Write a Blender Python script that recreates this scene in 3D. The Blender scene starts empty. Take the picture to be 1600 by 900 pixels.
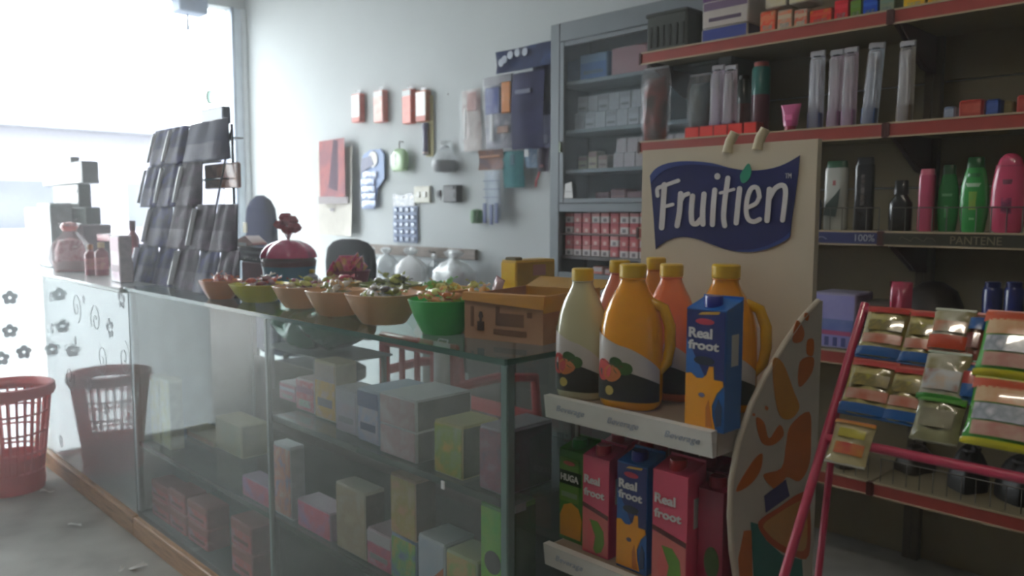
import bpy, bmesh, math, random
from mathutils import Vector, Matrix
random.seed(7)
scn = bpy.context.scene
COL = scn.collection
PI = math.pi

# ------------------------------------------------------------------ camera
F = 1250.0
yaw, pitch, roll = (math.radians(a) for a in (45.754, 5.351, 0.055))
_f = Vector((-math.sin(yaw), math.cos(yaw), 0)); _r = Vector((math.cos(yaw), math.sin(yaw), 0)); _u = Vector((0, 0, 1))
_f2 = _f*math.cos(pitch) - _u*math.sin(pitch); _u2 = _u*math.cos(pitch) + _f*math.sin(pitch)
_r3 = _r*math.cos(roll) + _u2*math.sin(roll); _u3 = _u2*math.cos(roll) - _r*math.sin(roll)
CAM = Vector((0, 0, 1.25))
cd = bpy.data.cameras.new('camera'); cam = bpy.data.objects.new('camera', cd); COL.objects.link(cam)
cd.sensor_width = 36; cd.lens = 36*F/1600; cd.clip_start = 0.02; cd.clip_end = 200
cam.matrix_world = Matrix(((_r3.x, _u3.x, -_f2.x, CAM.x), (_r3.y, _u3.y, -_f2.y, CAM.y), (_r3.z, _u3.z, -_f2.z, CAM.z), (0, 0, 0, 1)))
cd.dof.use_dof = True; cd.dof.focus_distance = 1.75; cd.dof.aperture_fstop = 4.0
scn.camera = cam

# ------------------------------------------------------------------ sky, lamps, exposure
w = bpy.data.worlds.new('sky'); scn.world = w; w.use_nodes = True
bg = w.node_tree.nodes['Background']; bg.inputs[0].default_value = (0.90, 0.97, 1.0, 1); bg.inputs[1].default_value = 6.4
scn.view_settings.view_transform = 'Standard'; scn.view_settings.look = 'None'
scn.view_settings.exposure = 0.66; scn.view_settings.gamma = 1.0; scn.view_settings.use_curve_mapping = False
scn.cycles.use_denoising = True
scn.cycles.max_bounces = 10; scn.cycles.diffuse_bounces = 4; scn.cycles.glossy_bounces = 4
scn.cycles.transparent_max_bounces = 24; scn.cycles.volume_bounces = 0
scn.cycles.sample_clamp_indirect = 6.0
scn.cycles.filter_width = 2.6
HAZE = 0.052
LAMP_W = 6.0

# ------------------------------------------------------------------ helpers
def at(px, py, X=None, Y=None, Z=None):
    """where the line of sight through a pixel meets a plane of the shop"""
    d = _r3*((px-800)/F) - _u3*((py-450)/F) + _f2
    t = (X-CAM.x)/d.x if X is not None else (Y-CAM.y)/d.y if Y is not None else (Z-CAM.z)/d.z
    return CAM + d*t
def lin(c):
    return tuple((v/255/12.92 if v/255 <= .04045 else ((v/255+.055)/1.055)**2.4) for v in c)
MATS = {}
def mat(c, rough=.5, metal=0., coat=0., var=.06, nscale=14., alpha=1., trans=0., emit=0., bump=0., spec=.5):
    key = ('m', c, rough, metal, coat, var, nscale, alpha, trans, emit, bump, spec)
    if key in MATS: return MATS[key]
    m = bpy.data.materials.new('surface'); m.use_nodes = True; nt = m.node_tree; p = nt.nodes['Principled BSDF']
    L = lin(c)
    p.inputs['Roughness'].default_value = rough; p.inputs['Metallic'].default_value = metal
    p.inputs['Coat Weight'].default_value = coat; p.inputs['Coat Roughness'].default_value = .05
    p.inputs['Transmission Weight'].default_value = trans; p.inputs['Alpha'].default_value = alpha
    p.inputs['Specular IOR Level'].default_value = spec
    tc = nt.nodes.new('ShaderNodeTexCoord'); n = nt.nodes.new('ShaderNodeTexNoise'); n.inputs['Scale'].default_value = nscale; n.inputs['Detail'].default_value = 3
    nt.links.new(tc.outputs['Object'], n.inputs['Vector'])
    r = nt.nodes.new('ShaderNodeValToRGB'); e = r.color_ramp.elements
    e[0].position = .3; e[1].position = .7
    e[0].color = tuple(max(0, v*(1-var)) for v in L)+(1,); e[1].color = tuple(min(1, v*(1+var)) for v in L)+(1,)
    nt.links.new(n.outputs['Fac'], r.inputs['Fac']); nt.links.new(r.outputs['Color'], p.inputs['Base Color'])
    if bump:
        b = nt.nodes.new('ShaderNodeBump'); b.inputs['Strength'].default_value = bump; b.inputs['Distance'].default_value = .01
        nt.links.new(n.outputs['Fac'], b.inputs['Height']); nt.links.new(b.outputs['Normal'], p.inputs['Normal'])
    if emit:
        p.inputs['Emission Color'].default_value = L+(1,); p.inputs['Emission Strength'].default_value = emit
    MATS[key] = m; return m
def pmat(cols, scale=16., rough=.35, coat=.2, alpha=1., stretch=(1, 1, 1), bump=0., spec=.5):
    """a printed surface: blotches of several colours"""
    key = ('p', tuple(cols), scale, rough, coat, alpha, stretch, bump, spec)
    if key in MATS: return MATS[key]
    m = bpy.data.materials.new('print'); m.use_nodes = True; nt = m.node_tree; p = nt.nodes['Principled BSDF']
    p.inputs['Roughness'].default_value = rough; p.inputs['Coat Weight'].default_value = coat; p.inputs['Alpha'].default_value = alpha; p.inputs['Specular IOR Level'].default_value = spec
    tc = nt.nodes.new('ShaderNodeTexCoord'); mp = nt.nodes.new('ShaderNodeMapping'); mp.inputs['Scale'].default_value = stretch
    n = nt.nodes.new('ShaderNodeTexNoise'); n.inputs['Scale'].default_value = scale; n.inputs['Detail'].default_value = 2.5
    r = nt.nodes.new('ShaderNodeValToRGB'); r.color_ramp.interpolation = 'LINEAR'
    k = len(cols); e = r.color_ramp.elements
    while len(e) < k: e.new(.5)
    for i, c in enumerate(cols):
        e[i].position = .30 + .40*i/max(1, k-1); e[i].color = lin(c)+(1,)
    nt.links.new(tc.outputs['Object'], mp.inputs['Vector']); nt.links.new(mp.outputs['Vector'], n.inputs['Vector'])
    nt.links.new(n.outputs['Fac'], r.inputs['Fac']); nt.links.new(r.outputs['Color'], p.inputs['Base Color'])
    if bump:
        b = nt.nodes.new('ShaderNodeBump'); b.inputs['Strength'].default_value = bump; b.inputs['Distance'].default_value = .006
        nt.links.new(n.outputs['Fac'], b.inputs['Height']); nt.links.new(b.outputs['Normal'], p.inputs['Normal'])
    MATS[key] = m; return m
def glassmat(tint=(240, 250, 248), rough=.0, ior=1.5, dirt_veil=.0, dirt_veil_c=(200, 210, 215)):
    """thin pane: see-through with real surface reflection and a film of dust and painted veil"""
    key = ('g', tint, rough, ior, dirt_veil, dirt_veil_c)
    if key in MATS: return MATS[key]
    m = bpy.data.materials.new('glass'); m.use_nodes = True; nt = m.node_tree
    for n in list(nt.nodes): nt.nodes.remove(n)
    o = nt.nodes.new('ShaderNodeOutputMaterial'); t = nt.nodes.new('ShaderNodeBsdfTransparent'); g = nt.nodes.new('ShaderNodeBsdfGlossy')
    t.inputs[0].default_value = lin(tint)+(1,); g.inputs['Roughness'].default_value = rough
    fr = nt.nodes.new('ShaderNodeFresnel'); fr.inputs['IOR'].default_value = ior
    mx = nt.nodes.new('ShaderNodeMixShader')
    ge = nt.nodes.new('ShaderNodeNewGeometry'); ff = nt.nodes.new('ShaderNodeMath'); ff.operation = 'SUBTRACT'; ff.inputs[0].default_value = 1
    mu = nt.nodes.new('ShaderNodeMath'); mu.operation = 'MULTIPLY'   # the pane mirrors at its outer face only
    nt.links.new(ge.outputs['Backfacing'], ff.inputs[1]); nt.links.new(ff.outputs[0], mu.inputs[0]); nt.links.new(fr.outputs[0], mu.inputs[1])
    nt.links.new(mu.outputs[0], mx.inputs[0]); nt.links.new(g.outputs[0], mx.inputs[2])
    if dirt_veil:
        d = nt.nodes.new('ShaderNodeBsdfDiffuse'); d.inputs[0].default_value = lin(dirt_veil_c)+(1,)
        m2 = nt.nodes.new('ShaderNodeMixShader'); tc = nt.nodes.new('ShaderNodeTexCoord'); n = nt.nodes.new('ShaderNodeTexNoise'); n.inputs['Scale'].default_value = 3
        mm = nt.nodes.new('ShaderNodeMath'); mm.operation = 'MULTIPLY'; mm.inputs[1].default_value = dirt_veil*2
        nt.links.new(tc.outputs['Object'], n.inputs['Vector']); nt.links.new(n.outputs['Fac'], mm.inputs[0]); nt.links.new(mm.outputs[0], m2.inputs[0])
        nt.links.new(t.outputs[0], m2.inputs[1]); nt.links.new(d.outputs[0], m2.inputs[2]); nt.links.new(m2.outputs[0], mx.inputs[1])
    else: nt.links.new(t.outputs[0], mx.inputs[1])
    nt.links.new(mx.outputs[0], o.inputs[0]); MATS[key] = m; return m
def film(c=(235, 240, 245), cover=.25, rough=.12, gloss=1.0):
    """clear plastic film: mostly see-through, glossy"""
    key = ('f', c, cover, rough, gloss)
    if key in MATS: return MATS[key]
    m = bpy.data.materials.new('film'); m.use_nodes = True; nt = m.node_tree; p = nt.nodes['Principled BSDF']
    p.inputs['Base Color'].default_value = lin(c)+(1,); p.inputs['Roughness'].default_value = rough; p.inputs['Alpha'].default_value = cover
    p.inputs['Specular IOR Level'].default_value = .9*gloss; p.inputs['Coat Weight'].default_value = gloss; p.inputs['Coat Roughness'].default_value = .06
    tc = nt.nodes.new('ShaderNodeTexCoord'); n = nt.nodes.new('ShaderNodeTexNoise'); n.inputs['Scale'].default_value = 26; b = nt.nodes.new('ShaderNodeBump'); b.inputs['Strength'].default_value = .6; b.inputs['Distance'].default_value = .01
    nt.links.new(tc.outputs['Object'], n.inputs['Vector']); nt.links.new(n.outputs['Fac'], b.inputs['Height']); nt.links.new(b.outputs['Normal'], p.inputs['Normal']); nt.links.new(b.outputs['Normal'], p.inputs['Coat Normal'])
    MATS[key] = m; return m

class B:
    def __init__(s): s.v = []; s.f = []
    def add(s, vs, fs):
        o = len(s.v); s.v += [tuple(v) for v in vs]; s.f += [tuple(i+o for i in f) for f in fs]; return s
    def box(s, c, d, rz=0, bev=0, M=None):
        x, y, z = (a/2 for a in d); b = min(bev, x*.9, y*.9, z*.9)
        R = Matrix.Rotation(rz, 3, 'Z') if M is None else M
        c = Vector(c)
        if b <= 0:
            P = [(sx*x, sy*y, sz*z) for sz in (-1, 1) for sy in (-1, 1) for sx in (-1, 1)]
            fs = [(0, 2, 3, 1), (4, 5, 7, 6), (0, 1, 5, 4), (2, 6, 7, 3), (0, 4, 6, 2), (1, 3, 7, 5)]
        else:
            def ring(xx, yy, zz, k): return [(xx-k, -yy, zz), (xx, -yy+k, zz), (xx, yy-k, zz), (xx-k, yy, zz), (-xx+k, yy, zz), (-xx, yy-k, zz), (-xx, -yy+k, zz), (-xx+k, -yy, zz)]
            P = ring(x-b, y-b, -z, b*.3) + ring(x, y, -z+b, b) + ring(x, y, z-b, b) + ring(x-b, y-b, z, b*.3)
            fs = [tuple(range(7, -1, -1)), tuple(range(24, 32))]
            for k in range(3):
                for i in range(8): fs.append((k*8+i, k*8+(i+1) % 8, k*8+8+(i+1) % 8, k*8+8+i))
        return s.add([R @ Vector(p) + c for p in P], fs)
    def loft(s, rings, caps=True, closed=True):
        n = len(rings[0]); vs = [p for r in rings for p in r]; fs = []
        m = n if closed else n-1
        for k in range(len(rings)-1):
            for i in range(m): fs.append((k*n+i, k*n+(i+1) % n, (k+1)*n+(i+1) % n, (k+1)*n+i))
        if caps and closed: fs += [tuple(range(n-1, -1, -1)), tuple(range((len(rings)-1)*n, len(rings)*n))]
        return s.add(vs, fs)
    def lathe(s, prof, n=20, c=(0, 0, 0), caps=True, wave=0, nw=8):
        def r_(r, a): return r*(1+wave*abs(math.sin(nw*a/2)))
        return s.loft([[(c[0]+r_(r, 2*PI*i/n)*math.cos(2*PI*i/n), c[1]+r_(r, 2*PI*i/n)*math.sin(2*PI*i/n), c[2]+z) for i in range(n)] for r, z in prof], caps)
    def sq(s, prof, n=24, e=3., c=(0, 0)):
        """loft of rounded-rectangle sections: (z, half-width, half-depth[, dx])"""
        R = []
        for p in prof:
            z, a, b = p[:3]; dx = p[3] if len(p) > 3 else 0; ring = []
            for i in range(n):
                t = 2*PI*i/n; ct, st = math.cos(t), math.sin(t)
                ring.append((c[0]+dx+a*math.copysign(abs(ct)**(2/e), ct), c[1]+b*math.copysign(abs(st)**(2/e), st), z))
            R.append(ring)
        return s.loft(R)
    def tube(s, pts, r=.004, n=8):
        pts = [Vector(p) for p in pts]; rings = []
        up = None
        for i, p in enumerate(pts):
            t = (pts[min(i+1, len(pts)-1)] - pts[max(i-1, 0)]).normalized()
            if up is None: up = Vector((0, 0, 1)) if abs(t.z) < .9 else Vector((1, 0, 0))
            a = t.cross(up).normalized(); b = a.cross(t); up = b
            rr = r[i] if isinstance(r, (list, tuple)) else r
            rings.append([p + a*rr*math.cos(2*PI*k/n) + b*rr*math.sin(2*PI*k/n) for k in range(n)])
        return s.loft(rings)
    def prism(s, pts, off):
        """solid from a planar outline of 3-D points pushed along off"""
        n = len(pts); off = Vector(off); A = [Vector(p) for p in pts]; C = [p+off for p in A]
        return s.add(A+C, [tuple(range(n-1, -1, -1)), tuple(range(n, 2*n))] + [(i, (i+1) % n, n+(i+1) % n, n+i) for i in range(n)])
    def grid(s, fn, nu, nv):
        vs = [fn(i/nu, j/nv) for j in range(nv+1) for i in range(nu+1)]
        return s.add(vs, [(j*(nu+1)+i, j*(nu+1)+i+1, (j+1)*(nu+1)+i+1, (j+1)*(nu+1)+i) for j in range(nv) for i in range(nu)])
    def pillow(s, c, w_, h, t, nu=10, nv=10, wr=.0, seed=0, lean=0.):
        """upright pillow pack in the xz plane, z from c.z up"""
        rnd = random.Random(seed); ph = [rnd.uniform(0, 6) for _ in range(6)]
        for sg in (-1, 1):
            def fn(u, v):
                bu = max(0, 1-abs(2*u-1)**2.6); bv = max(0, 1-abs(2*v-1)**4)
                y = sg*t/2*(bu*bv)**.6 + wr*math.sin(11*u+ph[0]+4*v)*math.sin(9*v+ph[1])*(bu*bv)**.5
                return (c[0]+(u-.5)*w_*(1-.05*math.sin(PI*v)), c[1]+y+lean*(v)*h, c[2]+v*h)
            o = len(s.v); s.grid(fn, nu, nv)
            if sg > 0: pass
            else: pass
        return s
    def done(s, name, m, parent=None, sharp=40, loc=None, rz=0):
        me = bpy.data.meshes.new(name); me.from_pydata(s.v, [], s.f)
        bm = bmesh.new(); bm.from_mesh(me); bmesh.ops.remove_doubles(bm, verts=bm.verts, dist=2e-6); bmesh.ops.recalc_face_normals(bm, faces=bm.faces); bm.to_mesh(me); bm.free()
        me.materials.append(m)
        for p in me.polygons: p.use_smooth = True
        me.set_sharp_from_angle(angle=math.radians(sharp))
        o = bpy.data.objects.new(name, me); COL.objects.link(o)
        if parent is not None: o.parent = parent
        if loc is not None: o.location = loc
        if rz: o.rotation_euler = (0, 0, rz)
        return o
def vivid(c, k=1.5):
    m_ = sum(c)/3; return tuple(int(max(0, min(255, m_+(v-m_)*k))) for v in c)
def tag(o, label, cat, group=None):
    o['label'] = label; o['category'] = cat
    if group: o['group'] = group
    return o
def thing(name, label, cat, loc=(0, 0, 0), rz=0, group=None):
    o = bpy.data.objects.new(name, None); COL.objects.link(o); o.empty_display_size = .05
    o.location = loc; o.rotation_euler = (0, 0, rz)
    return tag(o, label, cat, group)
def struct(o): o['kind'] = 'structure'; return o
def dup(root, loc, rz, label=None, group=None):
    r = root.copy(); COL.objects.link(r); r.location = loc; r.rotation_euler = (0, 0, rz)
    if label: r['label'] = label
    if group: r['group'] = group
    for ch in list(root.children):
        c = ch.copy(); COL.objects.link(c); c.parent = r
        for g in ch.children:
            d = g.copy(); COL.objects.link(d); d.parent = c
    return r
def text(s_, m, parent, c, width, height=None, name='lettering', rot=None, shear=0., off=.0, depth=.0008):
    """flat lettering facing -y, centred on c, fitted to width (and height)"""
    cu = bpy.data.curves.new('t', 'FONT'); cu.body = s_; cu.align_x = 'CENTER'; cu.align_y = 'CENTER'; cu.extrude = .004; cu.resolution_u = 3; cu.shear = shear; cu.offset = off
    to = bpy.data.objects.new('t', cu); COL.objects.link(to)
    me = bpy.data.meshes.new_from_object(to); bpy.data.objects.remove(to)
    xs = [v.co.x for v in me.vertices]; ys = [v.co.y for v in me.vertices]
    x0, x1, y0, y1 = min(xs), max(xs), min(ys), max(ys); k = width/(x1-x0); ky = height/(y1-y0) if height else k
    for v in me.vertices:
        a, b, z = (v.co.x-(x0+x1)/2)*k, (v.co.y-(y0+y1)/2)*ky, v.co.z
        v.co = (a, -z/.004*depth, b)
    me.name = name; me.materials.clear(); me.materials.append(m)
    o = bpy.data.objects.new(name, me); COL.objects.link(o); o.parent = parent; o.location = c
    if rot: o.rotation_euler = rot
    return o

# ------------------------------------------------------------------ the shop itself
WY, FX = 3.05, -6.2
white_wall = mat((200, 206, 208), .7, var=.03, nscale=2.5, bump=.02)
def slab(name, lo, hi, m):
    lo, hi = Vector(lo), Vector(hi)
    return struct(B().box((lo+hi)/2, hi-lo).done(name, m))
fl = slab('floor', (-6.35, -2.6, -.1), (1.3, WY+.15, 0), pmat([(150, 148, 143), (172, 170, 164), (186, 184, 178)], 5, .6, 0, bump=.05))
slab('wall_back', (-6.35, WY, 0), (1.3, WY+.15, 3.25), white_wall)
slab('wall_right', (1.3, -2.6, 0), (1.45, WY+.15, 3.25), mat((120, 112, 100), .7))
slab('wall_near', (-6.35, -2.75, 0), (1.45, -2.6, 3.25), mat((130, 122, 110), .7))
slab('ceiling', (-6.35, -2.75, 3.25), (1.45, WY+.15, 3.4), mat((222, 222, 220), .8))
# shop front: header and end posts around a wide opening
slab('wall_front', (FX-.15, -2.6, 2.86), (FX, WY, 3.25), white_wall)
slab('wall_front_end', (FX-.15, -2.6, 0), (FX, -1.1, 2.86), white_wall)
d1 = struct(B().box((FX-.05, 2.985, 1.43), (.12, .11, 2.86), bev=.006).done('trim_1', mat((215, 226, 236), .4)))
struct(B().box((FX+.02, 2.935, 1.43), (.03, .022, 2.86), bev=.003).done('door_track', mat((140, 150, 165), .4, .6), d1))
struct(B().box((FX+.02, 3.03, 1.43), (.03, .035, 2.86), bev=.003).done('frame_bead', mat((232, 238, 242), .4), d1))
t2 = struct(B().box((FX-.02, 2.62, 2.84), (.16, .22, .16), bev=.01).done('trim_2', mat((150, 165, 190), .5)))
struct(B().lathe([(.014, -.02), (.014, .0), (.006, .1)], 10, (FX-.02, 2.6, 2.66)).done('shutter_pin', mat((150, 165, 190), .5), t2))
slab('ground', (-40, -25, -.2), (-6.35, 30, -.1), mat((150, 148, 144), .9, var=.1, nscale=1))
slab('pavement', (-9, -25, -.1), (-6.35, 30, -.02), mat((165, 163, 160), .9, var=.08, nscale=2))

# street outside, washed out by daylight
def building(name, label, x, y0, y1, h, c, roof, floors=2):
    t = thing(name, label, 'building', (x, (y0+y1)/2, -.1)); w_ = y1-y0
    wl = B().box((-2.5, 0, h/2), (5, w_, h)).done('wall', mat(c, .9), t)
    B().box((-2.3, 0, h+.12), (5.6, w_+.3, .24)).done('roof', mat(roof, .9), t)
    n = max(2, int(w_/2.2))
    for k in range(floors):
        for i in range(n):
            yy = -w_/2+(i+.5)*w_/n; zz = (k+.55)*h/floors
            f = B().box((.03, yy, zz), (.1, w_/n*.6, h/floors*.5)).done('window', mat((190, 190, 195), .6), t)
            B().box((.075, yy, zz), (.03, w_/n*.5, h/floors*.42)).done('pane', mat((90, 95, 105), .2), f)
    return t
building('shop_house', 'long pale house across the street, seen faintly behind the stacked cartons', -17, 2.6, 7.6, 2.9, (140, 140, 152), (128, 130, 142), 1)
building('shop_house', 'pale flat building far across the street, beside the long house', -24, -2, 5.0, 3.6, (150, 152, 165), (120, 125, 140), 1)
building('shop_house', 'pale house across the street behind the wire packet rack', -19, 8.2, 13, 3.1, (140, 142, 158), (120, 122, 140), 1)
aw = thing('street_awning', 'low grey awning over the far pavement, washed out by daylight', 'awning', (-13.0, 3.6, 0))
B().add([(0, -1.3, 1.75), (0, 2.4, 1.75), (-1.2, 2.4, 2.1), (-1.2, -1.3, 2.1), (0, -1.3, 1.70), (0, 2.4, 1.70), (-1.2, 2.4, 2.05), (-1.2, -1.3, 2.05)],
        [(0, 1, 2, 3), (7, 6, 5, 4), (0, 4, 5, 1), (1, 5, 6, 2), (2, 6, 7, 3), (3, 7, 4, 0)]).done('canopy', mat((138, 140, 152), .8), aw)
for yy in (-1.2, 2.3):
    B().tube([(0, yy, -.02), (0, yy, 1.72)], .03).done('post', mat((140, 142, 155), .6), aw)
bt = B().box((-.9, .5, .5), (.7, 2.6, 1.0), bev=.02).done('bench', mat((175, 172, 185), .8), aw)
# ------------------------------------------------------------------ counter and glass case
CX0, CXS, CX1 = -5.00, -3.165, -1.10       # left end of white counter, seam, right end of glass case
CY0, CY1, CZ = 1.06, 1.56, .971
wood = pmat([(168, 128, 92), (196, 154, 112), (150, 110, 76)], 6, .5, .1, stretch=(1, 6, 14))
alu = mat((172, 182, 184), .35, .5)
edge_green = mat((58, 96, 86), .1, coat=.6); shelf_green = mat((40, 66, 60), .2, coat=.3)

def flower(b, cx, cz, r, y, n=5, rot=0., dy=.0006):
    for k in range(n):
        a = rot+2*PI*k/n
        px, pz = cx+math.cos(a)*r*.64, cz+math.sin(a)*r*.64
        b.prism([(px+math.cos(t)*r*.33*(1 if abs(math.cos(t-a)) > .5 else .85), y, pz+math.sin(t)*r*.33) for t in [2*PI*i/10 for i in range(10)]], (0, -dy, 0))
wc = thing('shop_counter', 'white shop counter with grey flower print, glossy front and wooden plinth', 'counter', ((CX0+CXS)/2, CY0, 0))
L2 = (CXS-CX0)/2
B().box((0, .25, .515), (2*L2-.012, .49, .87), bev=.004).done('body', mat((176, 188, 190), .45, var=.03), wc)
B().box((0, .245, .04), (2*L2-.01, .53, .08), bev=.004).done('plinth', wood, wc)
B().box((0, .235, .957), (2*L2-.014, .53, .016), bev=.004).done('worktop', mat((205, 215, 215), .25, coat=.5), wc)
fp = B().box((0, .002, .515), (2*L2-.01, .006, .862), bev=.001).done('front_sheet', mat((166, 178, 180), .08, coat=1.0, var=.04, nscale=3, spec=1.0), wc)
gm = mat((112, 120, 128), .4)
fb = B()
rnd = random.Random(3)
for (px, py, s) in ((190, 468, 1), (172, 513, 1.1), (80, 464, .7), (82, 513, .8), (118, 532, .5), (131, 468, .5), (140, 600, .9), (96, 690, .8), (165, 640, .7)):
    p = at(px, py, Y=CY0); fl_ = B(); flower(fl_, p.x-(CX0+CXS)/2, p.z, .040*s, -.0012, rot=rnd.uniform(0, 1)); fl_.done('flower_print', gm if s > .85 else mat((160, 170, 176), .4), fp)
for k, (px, py, dr) in enumerate(((150, 500, 1), (120, 480, -1), (160, 560, -1), (110, 590, 1), (195, 560, 1))):
    p = at(px, py, Y=CY0); pts = []
    for i in range(34):
        a = i*.30+k; r = .008+.0022*i
        pts.append((p.x-(CX0+CXS)/2+dr*r*math.cos(a)*.8, -.0014, p.z+r*math.sin(a)*.9))
    B().tube(pts, .0011, 5).done('vine_print', mat((158, 169, 174), .4), fp)
SCX = -4.482
# frosted screen closing the counter's far end, lit from the street behind
fs = thing('glass_screen', 'bright frosted screen with grey flower stickers at far end of white counter', 'screen', (SCX, CY0-.04, 0))
m = bpy.data.materials.new('frosted'); m.use_nodes = True; nt = m.node_tree; pr = nt.nodes['Principled BSDF']
tl = nt.nodes.new('ShaderNodeBsdfTranslucent'); tl.inputs[0].default_value = (.92, .95, .96, 1); mx = nt.nodes.new('ShaderNodeMixShader'); mx.inputs[0].default_value = .85
pr.inputs['Base Color'].default_value = (.85, .88, .9, 1); pr.inputs['Roughness'].default_value = .3
nt.links.new(pr.outputs[0], mx.inputs[1]); nt.links.new(tl.outputs[0], mx.inputs[2]); nt.links.new(mx.outputs[0], nt.nodes['Material Output'].inputs[0])
B().box((0, -.42, .50), (.008, .84, .93), bev=.001).done('pane', m, fs)
B().box((0, -.42, .018), (.03, .86, .036), bev=.004).done('foot_rail', mat((225, 230, 232), .4), fs)
for px, py in ((15, 465), (15, 517), (37, 550), (2, 560), (50, 610)):
    p = at(px, py, X=SCX); q = B()
    for k in range(5):
        a = .3+2*PI*k/5; cy, cz = p.y-CY0+.04+math.cos(a)*.021, p.z+math.sin(a)*.021
        q.prism([(.0045, cy+math.cos(t)*.015, cz+math.sin(t)*.015) for t in [2*PI*i/10 for i in range(10)]], (.0006, 0, 0))
    q.done('flower_sticker', mat((150, 156, 164), .5, alpha=.7), fs)

gc = thing('glass_display_case', 'long glass display case full of boxed goods, green-edged top holding sweet bowls', 'display case', ((CXS+CX1)/2, CY0, 0))
OX = (CXS+CX1)/2; GL = CX1-CXS; SEAM = at(417, 600, Y=CY0).x
gl_front = glassmat((246, 250, 249), 0, 1.55, dirt_veil=.12, dirt_veil_c=(200, 206, 204)); gl_side = glassmat((242, 248, 246), 0, 1.5, dirt_veil=.05)  # front film is dirt plus a painted pale veil over the case
def gpart(name, lo, hi, m, parent=gc, bev=0):
    lo, hi = Vector(lo)-Vector((OX, CY0, 0)), Vector(hi)-Vector((OX, CY0, 0))
    return B().box((lo+hi)/2, hi-lo, bev=bev).done(name, m, parent)
gpart('plinth', (CXS, CY0-.02, 0), (CX1, CY1, .08), wood, bev=.004)
gpart('base_board', (CXS, CY0, .08), (CX1, CY1, .10), mat((120, 128, 128), .5))
gpart('top_glass', (CXS-.005, CY0-.012, CZ-.010), (CX1+.008, CY1+.01, CZ), glassmat((240, 249, 246), 0, 1.5, dirt_veil=.04))
gpart('top_glass_edge', (CXS-.005, CY0-.0155, CZ-.0125), (CX1+.008, CY0-.012, CZ), edge_green)
gpart('top_glass_edge', (CX1+.008, CY0-.012, CZ-.0115), (CX1+.0115, CY1+.01, CZ), edge_green)
gpart('front_pane', (CXS+.02, CY0, .10), (SEAM-.001, CY0+.005, CZ-.012), gl_front)
gpart('front_pane', (SEAM+.001, CY0, .10), (CX1-.022, CY0+.005, CZ-.012), gl_front)
gpart('end_pane', (CX1-.005, CY0+.022, .10), (CX1, CY1-.02, CZ-.012), gl_side)
gpart('end_panel', (CXS, CY0+.02, .10), (CXS+.012, CY1-.02, CZ-.012), mat((215, 226, 230), .4))
gpart('seam_strip', (SEAM-.006, CY0-.001, .10), (SEAM+.006, CY0+.012, CZ-.012), mat((150, 165, 162), .25, coat=.4))
gpart('divider', (SEAM-.004, CY0+.03, .10), (SEAM+.004, CY1-.02, .372), gl_side)
for x0, y0 in ((CXS, CY0), (CX1-.022, CY0), (CX1-.022, CY1-.022), (CXS, CY1-.022)):
    gpart('corner_post', (x0, y0, .10), (x0+.022, y0+.022, CZ-.012), mat((120, 145, 140), .3, .3) if x0 > -2 else mat((185, 198, 202), .35, .3), bev=.003)
for z, x0 in ((.675, SEAM+.004), (.375, CXS+.012)):
    sh = gpart('glass_shelf', (x0, CY0+.012, z-.008), (CX1-.008, CY1-.03, z), glassmat((215, 232, 228), 0, 1.5, dirt_veil=.2, dirt_veil_c=(120, 132, 130)))
    gpart('shelf_edge', (x0, CY0+.009, z-.013), (CX1-.008, CY0+.012, z+.003), shelf_green, sh)
    gpart('shelf_bracket', (CX1-.03, CY0+.03, z-.025), (CX1-.008, CY0+.06, z-.008), alu, sh)
tg = gpart('shelf_edge', (CXS+.012, CY0+.02, .355), (CXS+.02, CY1-.03, .367), mat((70, 78, 82), .4))
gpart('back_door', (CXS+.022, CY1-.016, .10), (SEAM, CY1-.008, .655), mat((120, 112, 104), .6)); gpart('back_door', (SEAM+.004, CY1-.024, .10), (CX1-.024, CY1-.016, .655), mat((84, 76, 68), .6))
# small white hooks and price tickets on the panes
for px, py, yy in ((729, 588, CY0+.30), (692, 758, CY0-.002)):
    p = at(px, py, Y=yy); B().box((p.x-OX, p.y-CY0, p.z), (.012, .003, .018), bev=.001).done('price_ticket', mat((235, 238, 240), .4), gc)

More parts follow.
